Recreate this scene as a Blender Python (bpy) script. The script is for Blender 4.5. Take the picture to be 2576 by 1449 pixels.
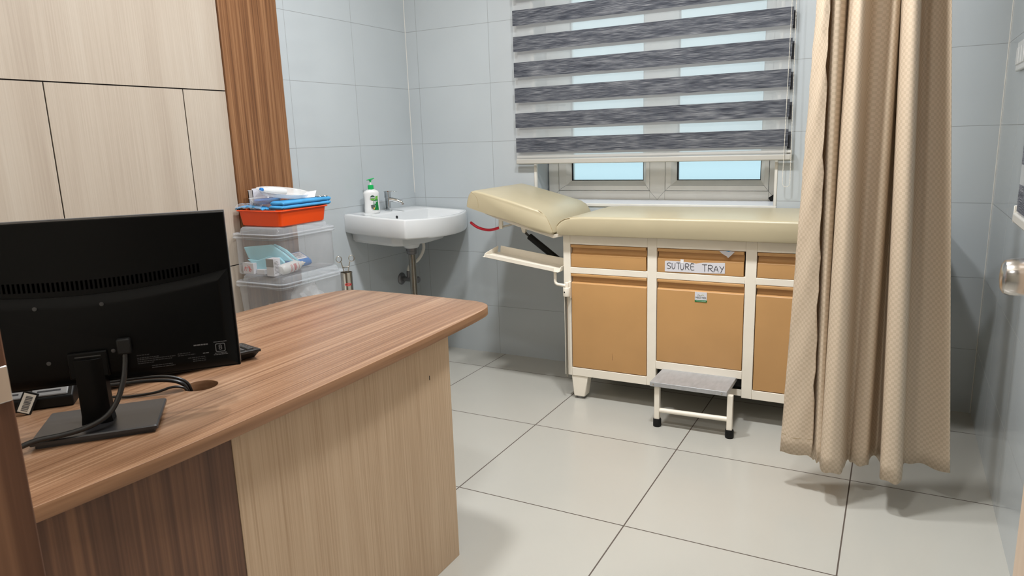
import bpy, bmesh, math, random
from mathutils import Matrix, Vector
random.seed(7)
S = bpy.context.scene
COL = S.collection
for _o in list(bpy.data.objects):
    bpy.data.objects.remove(_o)

# ------------------------------------------------------------------ camera, world, lamps, exposure
XL, XR, YB, YF, ZC = -1.158, 1.6076, 1.4374, -1.565, 2.65   # room: left, right, back, front wall faces, ceiling
cam = bpy.data.cameras.new('camera')
cam.sensor_fit = 'HORIZONTAL'; cam.sensor_width = 36.0; cam.lens = 24.924
cam.clip_start = 0.02
cam.dof.use_dof = True; cam.dof.focus_distance = 2.9; cam.dof.aperture_fstop = 16.0
camo = bpy.data.objects.new('camera', cam); COL.objects.link(camo)
RR = ((0.88146425, -0.46729374, -0.06824469), (0.47110443, 0.86003201, 0.19597335), (-0.0328845, -0.20489388, 0.97823162))
CP = (1.26908756, -1.9016265, 1.17849198)
camo.matrix_world = Matrix(((RR[0][0], RR[0][2], -RR[0][1], CP[0]), (RR[1][0], RR[1][2], -RR[1][1], CP[1]),
                            (RR[2][0], RR[2][2], -RR[2][1], CP[2]), (0, 0, 0, 1)))
S.camera = camo
vs = S.view_settings
vs.view_transform = 'Standard'; vs.look = 'None'; vs.gamma = 1.0; vs.use_curve_mapping = False
vs.exposure = 0.66

W = bpy.data.worlds.new('overcast_sky'); S.world = W; W.use_nodes = True
wn = W.node_tree.nodes; wl = W.node_tree.links; wn.clear()
wo = wn.new('ShaderNodeOutputWorld'); bg = wn.new('ShaderNodeBackground')
tc = wn.new('ShaderNodeTexCoord'); sp = wn.new('ShaderNodeSeparateXYZ'); cr = wn.new('ShaderNodeValToRGB')
nz = wn.new('ShaderNodeTexNoise'); nz.inputs['Scale'].default_value = 2.5
mx = wn.new('ShaderNodeMath'); mx.operation = 'MULTIPLY_ADD'; mx.inputs[1].default_value = 0.35
wl.new(tc.outputs['Generated'], sp.inputs[0]); wl.new(tc.outputs['Generated'], nz.inputs['Vector'])
wl.new(nz.outputs['Fac'], mx.inputs[0]); wl.new(sp.outputs['Z'], mx.inputs[2]); wl.new(mx.outputs[0], cr.inputs[0])
cr.color_ramp.elements[0].position = 0.0; cr.color_ramp.elements[0].color = (0.36, 0.55, 0.63, 1)
cr.color_ramp.elements[1].position = 0.6; cr.color_ramp.elements[1].color = (0.46, 0.61, 0.64, 1)
wl.new(cr.outputs[0], bg.inputs['Color']); bg.inputs['Strength'].default_value = 1.0
wl.new(bg.outputs[0], wo.inputs[0])

LAMPS = [(0.70, 0.0, 20.0, 0.10), (-0.05, 0.03, 17.5, 0.11), (0.80, -1.12, 8.0, 0.10)]      # x, y, watts, radius of two ceiling downlights and an added fill lamp
def lamp_light(x, y, w, r, z=ZC - 0.014):
    l = bpy.data.lights.new('downlight_and_fill_light', 'AREA'); l.shape = 'DISK'; l.size = 2 * r; l.energy = w
    l.color = (0.97, 0.985, 1.0)
    o = bpy.data.objects.new('downlight_and_fill_light', l); COL.objects.link(o); o.location = (x, y, z)
    return o
for (x, y, w, r) in LAMPS:
    lamp_light(x, y, w, r)
lamp_light(0.6, -2.5, 5.0, 0.12)  # unseen corridor lamp, added as fill light through the doorway

# ------------------------------------------------------------------ materials
def srgb(r, g, b):
    f = lambda c: (c / 255 / 12.92) if c / 255 <= 0.04045 else ((c / 255 + 0.055) / 1.055) ** 2.4
    return (f(r), f(g), f(b), 1)
def mat(name, col, rough=0.5, metal=0.0, spec=0.5, **kw):
    m = bpy.data.materials.new(name); m.use_nodes = True
    b = m.node_tree.nodes['Principled BSDF']
    b.inputs['Base Color'].default_value = col; b.inputs['Roughness'].default_value = rough
    b.inputs['Metallic'].default_value = metal; b.inputs['Specular IOR Level'].default_value = spec
    for k, v in kw.items():
        b.inputs[k.replace('_', ' ')].default_value = v
    return m
def N(m, t, **kw):
    n = m.node_tree.nodes.new('ShaderNode' + t)
    for k, v in kw.items():
        setattr(n, k, v)
    return n
def LK(m, a, b): m.node_tree.links.new(a, b)
def BS(m): return m.node_tree.nodes['Principled BSDF']
def math_(m, op, a, b=None, c=None):
    n = N(m, 'Math', operation=op)
    for i, v in enumerate((a, b, c)):
        if v is None: continue
        if isinstance(v, (int, float)): n.inputs[i].default_value = v
        else: LK(m, v, n.inputs[i])
    return n.outputs[0]
def noise_var(m, scale, amount, vec=None, detail=3.0, rough_amt=0.0):
    """multiply the base colour by a mild noise; a worn / mottled surface"""
    b = BS(m); tcn = N(m, 'TexCoord'); n = N(m, 'TexNoise'); n.inputs['Scale'].default_value = scale; n.inputs['Detail'].default_value = detail
    if vec:
        mp = N(m, 'Mapping'); mp.inputs['Scale'].default_value = vec; LK(m, tcn.outputs['Object'], mp.inputs[0]); LK(m, mp.outputs[0], n.inputs['Vector'])
    else: LK(m, tcn.outputs['Object'], n.inputs['Vector'])
    r = N(m, 'ValToRGB'); c = b.inputs['Base Color'].default_value[:]
    lo = tuple(max(0, x * (1 - amount)) for x in c[:3]) + (1,); hi = tuple(min(1, x * (1 + amount)) for x in c[:3]) + (1,)
    r.color_ramp.elements[0].position = 0.3; r.color_ramp.elements[0].color = lo
    r.color_ramp.elements[1].position = 0.7; r.color_ramp.elements[1].color = hi
    LK(m, n.outputs['Fac'], r.inputs[0]); LK(m, r.outputs[0], b.inputs['Base Color'])
    return m
def grid_lines(m, sock, period, offset, width):
    t = math_(m, 'SUBTRACT', sock, offset); t = math_(m, 'DIVIDE', t, period); t = math_(m, 'FRACT', t)
    t = math_(m, 'SUBTRACT', t, 0.5); t = math_(m, 'ABSOLUTE', t); t = math_(m, 'GREATER_THAN', t, 0.5 - width / period / 2)
    return t
def tiles(name, base, grout, ax1, p1, o1, ax2, p2, o2, width, rough, var=0.03):
    m = mat(name, base, rough); b = BS(m); g = N(m, 'NewGeometry'); s = N(m, 'SeparateXYZ'); LK(m, g.outputs['Position'], s.inputs[0])
    l = math_(m, 'MAXIMUM', grid_lines(m, s.outputs[ax1], p1, o1, width), grid_lines(m, s.outputs[ax2], p2, o2, width))
    n = N(m, 'TexNoise'); n.inputs['Scale'].default_value = 2.2; n.inputs['Detail'].default_value = 2; LK(m, g.outputs['Position'], n.inputs['Vector'])
    r = N(m, 'ValToRGB'); r.color_ramp.elements[0].position = .3; r.color_ramp.elements[1].position = .7
    r.color_ramp.elements[0].color = tuple(c * (1 - var) for c in base[:3]) + (1,); r.color_ramp.elements[1].color = tuple(min(1, c * (1 + var)) for c in base[:3]) + (1,)
    LK(m, n.outputs['Fac'], r.inputs[0])
    mixn = N(m, 'Mix', data_type='RGBA'); mixn.inputs['B'].default_value = grout
    LK(m, l, mixn.inputs['Factor']); LK(m, r.outputs[0], mixn.inputs['A']); LK(m, mixn.outputs['Result'], b.inputs['Base Color'])
    rg = math_(m, 'MULTIPLY_ADD', l, 0.5, rough); LK(m, rg, b.inputs['Roughness'])
    bp = N(m, 'Bump'); bp.inputs['Strength'].default_value = 0.35; bp.inputs['Distance'].default_value = 0.001
    inv = math_(m, 'SUBTRACT', 1.0, l); LK(m, inv, bp.inputs['Height']); LK(m, bp.outputs[0], b.inputs['Normal'])
    return m
def wood(name, cols, scale, fine, rough=0.35, fine_amt=0.5, band=1.0, spec=0.4, warp=0.6):
    """cols: dark, mid, light; scale: coarse stretch vector (grain runs along the small component); fine: fine streak vector"""
    m = mat(name, cols[1], rough, spec=spec); b = BS(m); t = N(m, 'TexCoord')
    def nz_(vec, det, dist):
        mp = N(m, 'Mapping'); mp.inputs['Scale'].default_value = vec; LK(m, t.outputs['Object'], mp.inputs[0])
        n = N(m, 'TexNoise'); n.inputs['Scale'].default_value = 1.0; n.inputs['Detail'].default_value = det; n.inputs['Distortion'].default_value = dist
        LK(m, mp.outputs[0], n.inputs['Vector']); return n.outputs['Fac']
    a = nz_(scale, 3.0, warp); f = nz_(fine, 2.0, 0.1)
    v = math_(m, 'MULTIPLY_ADD', math_(m, 'SUBTRACT', a, 0.5), band, 0.5)
    v = math_(m, 'MULTIPLY_ADD', math_(m, 'SUBTRACT', f, 0.5), fine_amt, v)
    r = N(m, 'ValToRGB'); e = r.color_ramp.elements; e[0].position = 0.28; e[0].color = cols[0]; e[1].position = 0.74; e[1].color = cols[2]
    k = e.new(0.5); k.color = cols[1]
    LK(m, v, r.inputs[0]); LK(m, r.outputs[0], b.inputs['Base Color'])
    return m
def clear(name, col, amount, rough=0.12, gloss=True):
    """see-through plastic or glass: amount = share of milky body colour"""
    m = mat(name, col, rough); b = BS(m); tr = N(m, 'BsdfTransparent'); mix = N(m, 'MixShader')
    lw = N(m, 'LayerWeight'); lw.inputs['Blend'].default_value = 0.25
    f = math_(m, 'MULTIPLY_ADD', lw.outputs['Facing'], 0.45, amount)
    out = m.node_tree.nodes['Material Output']
    LK(m, f, mix.inputs[0]); LK(m, tr.outputs[0], mix.inputs[1]); LK(m, b.outputs[0], mix.inputs[2]); LK(m, mix.outputs[0], out.inputs[0])
    return m
def sheer(name, col, amount):
    m = mat(name, col, 0.8); tr = N(m, 'BsdfTransparent'); d = N(m, 'BsdfDiffuse'); tl = N(m, 'BsdfTranslucent')
    d.inputs[0].default_value = col; tl.inputs[0].default_value = col
    m1 = N(m, 'MixShader'); m2 = N(m, 'MixShader'); m1.inputs[0].default_value = 0.5; m2.inputs[0].default_value = amount
    LK(m, d.outputs[0], m1.inputs[1]); LK(m, tl.outputs[0], m1.inputs[2]); LK(m, tr.outputs[0], m2.inputs[1]); LK(m, m1.outputs[0], m2.inputs[2])
    LK(m, m2.outputs[0], m.node_tree.nodes['Material Output'].inputs[0]); return m

GROUT_W = srgb(148, 152, 154)
TILE = srgb(184, 191, 195)
M = {}
M['tile_back'] = tiles('wall_tile_back', TILE, GROUT_W, 'X', 0.45, -0.634, 'Z', 0.2993, 0.2737, 0.0022, 0.10)
M['tile_side'] = tiles('wall_tile_side', TILE, GROUT_W, 'Y', 0.4462, 0.5448, 'Z', 0.2993, 0.2737, 0.0022, 0.10)
M['floor'] = tiles('floor_tile', srgb(183, 181, 173), srgb(84, 74, 66), 'X', 0.6, 0.0, 'Y', 0.6, 0.0, 0.0042, 0.22, 0.025)
M['ceiling'] = mat('ceiling_paint', srgb(238, 231, 217), 0.8)
M['oak'] = wood('light_oak_laminate', (srgb(170, 143, 113), srgb(193, 167, 138), srgb(208, 185, 157)), (12, 12, 0.6), (230, 230, 3.0), 0.42, 0.55, 0.5)
M['oak_wall'] = wood('pale_oak_cladding', (srgb(170, 157, 143), srgb(180, 168, 154), srgb(189, 179, 166)), (10, 10, 0.6), (210, 210, 3.0), 0.42, 0.55, 0.55)
M['walnut_strip'] = wood('warm_walnut_laminate', (srgb(92, 60, 37), srgb(124, 85, 55), srgb(152, 112, 78)), (40, 40, 0.6), (190, 190, 2), 0.4, 0.7, 0.9, 0.4, 0.25)
M['walnut_dark'] = wood('dark_walnut_laminate', (srgb(70, 45, 32), srgb(98, 68, 50), srgb(130, 94, 68)), (34, 34, 0.6), (140, 140, 2), 0.42, 0.5, 0.9, 0.4, 0.3)
M['desktop'] = wood('walnut_desktop_laminate', (srgb(108, 76, 54), srgb(141, 107, 81), srgb(174, 142, 114)), (58, 0.4, 58), (240, 1.5, 240), 0.3, 0.6, 0.62, 0.5, 0.12)
M['edge'] = wood('walnut_edge_band', (srgb(122, 88, 62), srgb(150, 113, 84), srgb(168, 132, 102)), (10, 1, 60), (60, 3, 120), 0.4, 0.4, 0.7)
M['groove'] = mat('groove_black', srgb(22, 17, 18), 0.9)
M['white_trim'] = noise_var(mat('white_tile_trim', srgb(218, 216, 210), 0.4), 14, 0.04)
M['blind_bar'] = mat('off_white_blind_bar', srgb(184, 182, 176), 0.4)
M['upvc'] = noise_var(mat('white_upvc', srgb(226, 224, 218), 0.35), 9, 0.04)
M['gasket'] = mat('black_gasket', srgb(20, 22, 28), 0.6)
M['glass'] = clear('frosted_window_glass', srgb(225, 244, 250), 0.06, 0.2)
M['sill'] = mat('sill_tile', srgb(222, 226, 232), 0.2)
M['cream_metal'] = noise_var(mat('cream_painted_steel', srgb(240, 233, 219), 0.38), 7, 0.03)
M['tan_metal'] = noise_var(mat('tan_painted_steel', srgb(198, 152, 98), 0.42), 5, 0.04)
M['vinyl'] = noise_var(mat('beige_vinyl', srgb(186, 175, 146), 0.34, spec=0.5), 3.5, 0.05)
M['seam'] = mat('beige_piping', srgb(160, 140, 104), 0.5)
M['red_grip'] = mat('red_vinyl_grip', srgb(190, 24, 48), 0.3)
M['black'] = mat('black_plastic', srgb(9, 9, 9), 0.5, spec=0.25)
M['black_kb'] = mat('keyboard_plastic', srgb(22, 22, 23), 0.45)
M['black_shell'] = mat('monitor_shell_plastic', srgb(7, 7, 7), 0.4, spec=0.1)
M['bezel_grey'] = mat('bezel_grey', srgb(84, 84, 86), 0.4)
M['vent'] = mat('vent_black', srgb(1, 1, 1), 0.9, spec=0.0)
M['black_matte'] = mat('black_rubber', srgb(13, 13, 13), 0.6, spec=0.3)
M['black_gloss'] = mat('black_glossy_plastic', srgb(14, 14, 15), 0.22)
M['charcoal'] = mat('charcoal_metal_base', srgb(40, 40, 42), 0.34)
M['grey_plastic'] = mat('grey_plastic', srgb(120, 120, 120), 0.5)
M['cable'] = mat('black_cable', srgb(22, 22, 23), 0.35)
M['steel'] = noise_var(mat('stainless_steel', srgb(190, 186, 178), 0.18, 1.0), 40, 0.06)
M['chrome'] = mat('chrome', srgb(205, 208, 210), 0.07, 1.0)
M['satin'] = mat('brushed_knob_steel', srgb(200, 196, 192), 0.2, 1.0)
M['old_chrome'] = mat('worn_chrome', srgb(150, 146, 138), 0.2, 1.0)
M['dark_metal'] = mat('dull_metal', srgb(128, 128, 130), 0.42, 0.8)
M['ceramic'] = mat('white_ceramic', srgb(216, 219, 221), 0.1, spec=0.5)
M['rubber_white'] = mat('white_plastic', srgb(228, 224, 214), 0.4)
M['pure_white'] = mat('glossy_white_plastic', srgb(222, 224, 224), 0.3)
M['paper'] = mat('white_paper', srgb(214, 214, 220), 0.7)
M['tape'] = mat('white_tape', srgb(240, 240, 242), 0.25)
M['ink'] = mat('black_ink', srgb(32, 32, 44), 0.7)
M['print'] = mat('grey_print', srgb(96, 96, 98), 0.6)
M['print_dim'] = mat('dim_print', srgb(42, 42, 44), 0.6)
M['green'] = mat('green_plastic', srgb(20, 178, 92), 0.3)
M['label_green'] = mat('green_label', srgb(0, 116, 52), 0.3)
M['label_olive'] = mat('leaf_green_label', srgb(98, 168, 62), 0.3)
M['label_dark'] = mat('dark_green_label', srgb(38, 74, 58), 0.3)
M['gold'] = mat('gold_label', srgb(206, 172, 82), 0.4)
M['dark_grey_ink'] = mat('dark_grey_ink', srgb(74, 84, 80), 0.6)
M['lime'] = mat('lime_ink', srgb(176, 190, 88), 0.6)
M['red_ink'] = mat('red_ink', srgb(202, 40, 44), 0.5)
M['orange'] = mat('orange_red_plastic', srgb(226, 72, 8), 0.36)
M['blue_drape'] = noise_var(mat('blue_drape', srgb(66, 150, 204), 0.75), 30, 0.1)
M['aqua_pad'] = noise_var(mat('aqua_underpad', srgb(152, 212, 228), 0.75), 14, 0.05)
M['blue_pack'] = mat('blue_wrapper', srgb(44, 120, 194), 0.3)
M['box_clear'] = clear('clear_storage_plastic', srgb(206, 208, 212), 0.20, 0.12)
M['lid_clear'] = clear('milky_lid_plastic', srgb(214, 220, 226), 0.20, 0.08)
M['dish_clear'] = clear('clear_dish_plastic', srgb(238, 240, 240), 0.34, 0.1)
M['bag_clear'] = clear('clear_bag_film', srgb(200, 204, 214), 0.10, 0.12)
M['bag_white'] = clear('white_bag_film', srgb(226, 228, 230), 0.42, 0.3)
M['scuff'] = mat('brown_scuff', srgb(152, 112, 66), 0.6)
M['galv'] = noise_var(mat('galvanised_sheet', srgb(172, 173, 175), 0.42, 0.25), 22, 0.09, (3, 1, 1))
M['lamp_white'] = mat('lamp_white', srgb(240, 240, 238), 0.5)
M['jamb'] = wood('door_jamb_walnut', (srgb(78, 48, 32), srgb(104, 70, 50), srgb(136, 98, 72)), (30, 30, 0.9), (120, 120, 3), 0.5, 0.4, 1.0)
M['leaf'] = wood('door_beige_laminate', (srgb(196, 172, 150), srgb(208, 186, 164), srgb(216, 196, 176)), (9, 9, .7), (150, 150, 3), 0.45, 0.3, 0.8)
lm = mat('lamp_glow', srgb(255, 250, 240), 0.5); BS(lm).inputs['Emission Color'].default_value = (1, .97, .92, 1); BS(lm).inputs['Emission Strength'].default_value = 12.0
M['glow'] = lm
# blind fabric: heathered slate slubs running sideways
def slub(name, axis):
    m = mat(name, srgb(90, 94, 102), 0.75); b = BS(m); t = N(m, 'TexCoord')
    def nn(vec, det=2.0):
        mp = N(m, 'Mapping'); mp.inputs['Scale'].default_value = vec; LK(m, t.outputs['Object'], mp.inputs[0]); n = N(m, 'TexNoise')
        n.inputs['Scale'].default_value = 1.0; n.inputs['Detail'].default_value = det; LK(m, mp.outputs[0], n.inputs['Vector']); return n.outputs['Fac']
    vec = (14, 14, 900)
    a = nn(vec, 3.0); c = nn((5, 5, 60))
    v = math_(m, 'MULTIPLY_ADD', math_(m, 'SUBTRACT', c, 0.5), 0.35, a)
    r = N(m, 'ValToRGB'); e = r.color_ramp.elements; e[0].position = .36; e[0].color = srgb(34, 38, 50); e[1].position = .68; e[1].color = srgb(142, 144, 148)
    k = e.new(.5); k.color = srgb(72, 76, 86); LK(m, v, r.inputs[0]); LK(m, r.outputs[0], b.inputs['Base Color']); return m
M['slub'] = slub('slate_blind_fabric', 'X')
M['slub_back'] = mat('slate_blind_fabric_rear', srgb(66, 67, 72), 0.85)
M['sheer'] = sheer('sheer_blind_fabric', srgb(244, 246, 247), 0.40)
# curtain: cream satin with a woven check
def jacquard():
    m = mat('cream_jacquard', srgb(222, 203, 172), 0.5, spec=0.45); b = BS(m); uv = N(m, 'UVMap'); ck = N(m, 'TexChecker')
    ck.inputs['Scale'].default_value = 1.0; mp = N(m, 'Mapping'); mp.inputs['Scale'].default_value = (1 / 0.0088, 1 / 0.0088, 1)
    LK(m, uv.outputs[0], mp.inputs[0]); LK(m, mp.outputs[0], ck.inputs['Vector'])
    ck.inputs['Color1'].default_value = srgb(215, 197, 175); ck.inputs['Color2'].default_value = srgb(202, 184, 160)
    LK(m, ck.outputs['Color'], b.inputs['Base Color'])
    LK(m, math_(m, 'MULTIPLY_ADD', ck.outputs['Fac'], -0.25, 0.62), b.inputs['Roughness'])
    nz_ = N(m, 'TexNoise'); nz_.inputs['Scale'].default_value = 9; nz_.inputs['Detail'].default_value = 3
    t = N(m, 'TexCoord'); LK(m, t.outputs['Object'], nz_.inputs['Vector'])
    bp = N(m, 'Bump'); bp.inputs['Strength'].default_value = 0.12; bp.inputs['Distance'].default_value = 0.006; LK(m, nz_.outputs['Fac'], bp.inputs['Height']); LK(m, bp.outputs[0], b.inputs['Normal'])
    tl = N(m, 'BsdfTranslucent'); tl.inputs[0].default_value = srgb(222, 190, 142); mixn = N(m, 'MixShader'); mixn.inputs[0].default_value = 0.12
    LK(m, b.outputs[0], mixn.inputs[1]); LK(m, tl.outputs[0], mixn.inputs[2]); LK(m, mixn.outputs[0], m.node_tree.nodes['Material Output'].inputs[0])
    return m
M['curtain'] = jacquard()
M['curtain_hem'] = mat('cream_hem', srgb(216, 197, 166), 0.55)
# basin bottle label carries a pale-to-green wash printed on it
# ------------------------------------------------------------------ mesh helpers
class MB:
    def __init__(s): s.bm = bmesh.new(); s.mi = 0; s.X = None
    def v(s, p):
        p = Vector(p)
        return s.bm.verts.new(s.X @ p if s.X else p)
    def f(s, vs):
        try:
            fc = s.bm.faces.new(vs); fc.material_index = s.mi; return fc
        except ValueError: return None
    def box(s, x0, x1, y0, y1, z0, z1):
        c = [s.v((x, y, z)) for z in (z0, z1) for (x, y) in ((x0, y0), (x1, y0), (x1, y1), (x0, y1))]
        for q in ((3, 2, 1, 0), (4, 5, 6, 7), (0, 1, 5, 4), (1, 2, 6, 5), (2, 3, 7, 6), (3, 0, 4, 7)): s.f([c[i] for i in q])
        return s
    def loft(s, rings, cap0=True, cap1=True, closed=True):
        R = [[s.v(p) for p in r] for r in rings]; n = len(R[0])
        for a, b in zip(R, R[1:]):
            for i in range(n if closed else n - 1):
                j = (i + 1) % n; s.f([a[i], a[j], b[j], b[i]])
        if cap0: s.f(R[0][::-1])
        if cap1: s.f(R[-1])
        return s
    def prism(s, pts, axis, a, b):
        def P(p, h):
            return {'X': (h, p[0], p[1]), 'Y': (p[0], h, p[1]), 'Z': (p[0], p[1], h)}[axis]
        return s.loft([[P(p, a) for p in pts], [P(p, b) for p in pts]])
    def tube(s, pts, r, n=10, cap=True, flat=None):
        pts = [Vector(p) for p in pts]; rs = r if isinstance(r, (list, tuple)) else [r] * len(pts); rings = []
        t = (pts[1] - pts[0]).normalized(); up = Vector((0, 0, 1)) if abs(t.z) < .9 else Vector((1, 0, 0))
        u = t.cross(up).normalized()
        for i, p in enumerate(pts):
            d = ((pts[min(i + 1, len(pts) - 1)] - pts[max(i - 1, 0)])).normalized()
            u = (u - d * u.dot(d)).normalized(); w = d.cross(u)
            k = flat if flat else 1.0
            rings.append([p + (u * math.cos(a) + w * math.sin(a) * k) * rs[i] for a in [2 * math.pi * q / n for q in range(n)]])
        return s.loft(rings, cap, cap)
    def lathe(s, prof, c=(0, 0, 0), axis='Z', n=24, cap0=True, cap1=True):
        rings = []
        for (r, h) in prof:
            ring = []
            for q in range(n):
                a = 2 * math.pi * q / n; x, y = r * math.cos(a), r * math.sin(a)
                p = {'Z': (x, y, h), 'Y': (y, h, x), 'X': (h, x, y)}[axis]
                ring.append((c[0] + p[0], c[1] + p[1], c[2] + p[2]))
            rings.append(ring)
        return s.loft(rings, cap0, cap1)
    def ball(s, c, r, sub=2):
        for vv in bmesh.ops.create_icosphere(s.bm, subdivisions=sub, radius=r, matrix=Matrix.Translation(c))['verts']:
            for fc in vv.link_faces: fc.material_index = s.mi
        return s
    def build(s, name, mats, parent=None, bevel=0.0, smooth=True, angle=35, seg=2):
        bmesh.ops.recalc_face_normals(s.bm, faces=s.bm.faces)
        L = Vector((0, 0, 0)); p = parent
        while p is not None: L += p.location; p = p.parent
        if L.length: bmesh.ops.translate(s.bm, verts=s.bm.verts, vec=-L)
        me = bpy.data.meshes.new(name); s.bm.to_mesh(me); s.bm.free()
        for m in (mats if isinstance(mats, (list, tuple)) else [mats]): me.materials.append(M[m] if isinstance(m, str) else m)
        if smooth:
            me.shade_smooth(); me.set_sharp_from_angle(angle=math.radians(angle))
        o = bpy.data.objects.new(name, me); COL.objects.link(o); o.parent = parent
        if bevel:
            md = o.modifiers.new('bevel', 'BEVEL'); md.width = bevel; md.segments = seg; md.limit_method = 'ANGLE'; md.angle_limit = math.radians(40)
            md.harden_normals = False
        return o
def tag(o, label, cat, group=None):
    o['label'] = label; o['category'] = cat
    if group: o['group'] = group
    return o
def thing(name, loc, label, cat, group=None):
    o = bpy.data.objects.new(name, None); o.empty_display_size = 0.05; COL.objects.link(o); o.location = loc
    return tag(o, label, cat, group)
def struct(o): o['kind'] = 'structure'; return o
def crom(pts, k=6):
    pts = [Vector(p) for p in pts]; out = []
    for i in range(len(pts) - 1):
        p0 = pts[max(i - 1, 0)]; p1 = pts[i]; p2 = pts[i + 1]; p3 = pts[min(i + 2, len(pts) - 1)]
        for j in range(k):
            t = j / k
            out.append(0.5 * ((2 * p1) + (p2 - p0) * t + (2 * p0 - 5 * p1 + 4 * p2 - p3) * t * t + (-p0 + 3 * p1 - 3 * p2 + p3) * t ** 3))
    return out + [pts[-1]]
def rrect(x0, x1, y0, y1, r, z, n=5):
    out = []
    for (cx, cy, a0) in ((x1 - r, y0 + r, -90), (x1 - r, y1 - r, 0), (x0 + r, y1 - r, 90), (x0 + r, y0 + r, 180)):
        for i in range(n + 1):
            a = math.radians(a0 + 90 * i / n); out.append((cx + r * math.cos(a), cy + r * math.sin(a), z))
    return out
def text(s, size, mtx, name, m, parent, depth=0.0002, align='CENTER'):
    """raised lettering as a mesh; mtx places it in the world"""
    cu = bpy.data.curves.new('lettering', 'FONT'); cu.body = s; cu.size = size; cu.extrude = depth; cu.align_x = align; cu.align_y = 'CENTER'
    to = bpy.data.objects.new('lettering', cu); COL.objects.link(to)
    me = bpy.data.meshes.new_from_object(to.evaluated_get(bpy.context.evaluated_depsgraph_get()))
    bpy.data.objects.remove(to); bpy.data.curves.remove(cu)
    me.transform(mtx)
    b = MB(); b.bm.from_mesh(me); bpy.data.meshes.remove(me)
    return b.build(name, m, parent, smooth=False)
def frame_mtx(o, ex, ey):
    ex = Vector(ex).normalized(); ey = Vector(ey).normalized(); ez = ex.cross(ey)
    return Matrix(((ex.x, ey.x, ez.x, o[0]), (ex.y, ey.y, ez.y, o[1]), (ex.z, ey.z, ez.z, o[2]), (0, 0, 0, 1)))

# ------------------------------------------------------------------ the room
YO = -3.3    # corridor end beyond the doorway
struct(MB().box(XL - .1, XR + .1, YO - .1, YB + .3, -.1, 0).build('floor', 'floor', smooth=False))
struct(MB().box(XL - .1, XR + .1, YO - .1, YB + .3, ZC, ZC + .1).build('ceiling', 'ceiling', smooth=False))
struct(MB().box(XL - .1, XL, YO, YB + .3, 0, ZC).build('wall_left', 'tile_side', smooth=False))
struct(MB().box(XR, XR + .1, YO, YB + .3, 0, ZC).build('wall_right', 'tile_side', smooth=False))
struct(MB().box(XL - .1, XR + .1, YO - .1, YO, 0, ZC).build('wall_corridor', 'ceiling', smooth=False))
WX0, WX1, WZ0, WZ1, WY = -0.383, 0.799, 0.843, 2.1, YB + .25       # window opening
b = MB()
b.box(XL, WX0, YB, WY, 0, ZC); b.box(WX1, XR, YB, WY, 0, ZC); b.box(WX0, WX1, YB, WY, 0, WZ0); b.box(WX0, WX1, YB, WY, WZ1, ZC)
struct(b.build('wall_back', 'tile_back', smooth=False))
DX0, DX1, DZ = 0.525, 1.50, 2.1                                      # doorway the photo is taken through
b = MB(); b.box(XL, DX0 - .03, YF - .15, YF, 0, ZC); b.box(DX1 + .03, XR, YF - .15, YF, 0, ZC); b.box(DX0 - .03, DX1 + .03, YF - .15, YF, DZ + .03, ZC)
struct(b.build('wall_front', 'ceiling', smooth=False))
# window: white trim round the opening, tiled sill, upvc frame, two sashes
b = MB()
b.box(WX0 - .008, WX0 + .008, YB - .004, YB + .012, WZ0 - .008, WZ1); b.box(WX1 - .006, WX1 + .008, YB - .004, YB + .012, WZ0 - .008, WZ1)
b.box(WX0 - .008, WX1 + .008, YB - .005, YB + .012, WZ0 - .008, WZ0 + .008)
struct(b.build('trim_3', 'white_trim', bevel=.003))
b = MB(); b.prism([(YB + .012, WZ0 + .006), (WY, WZ0 + .006), (WY, WZ0 + .018), (YB + .15, WZ0 + .017), (YB + .012, WZ0 + .0075)], 'X', WX0, WX1)
struct(b.build('trim_4', 'sill', smooth=False))
win = thing('window_1', (0.21, YB + .17, WZ0), 'white framed two sash window with frosted glass', 'window'); struct(win)
del win['category']
FY0, FY1 = YB + .148, YB + .215
FZ0 = 0.858
b = MB()
for (x0, x1) in ((WX0 + .006, -.3197), (.1797, .2575), (.7495, WX1)): b.box(x0, x1, FY0, FY1, FZ0, WZ1)
b.box(-.3197, .1797, FY0, FY1, FZ0, .9035); b.box(.2575, .7495, FY0, FY1, FZ0, .9035)
b.box(-.3197, .1797, FY0, FY1, WZ1 - .05, WZ1); b.box(.2575, .7495, FY0, FY1, WZ1 - .05, WZ1)
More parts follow.
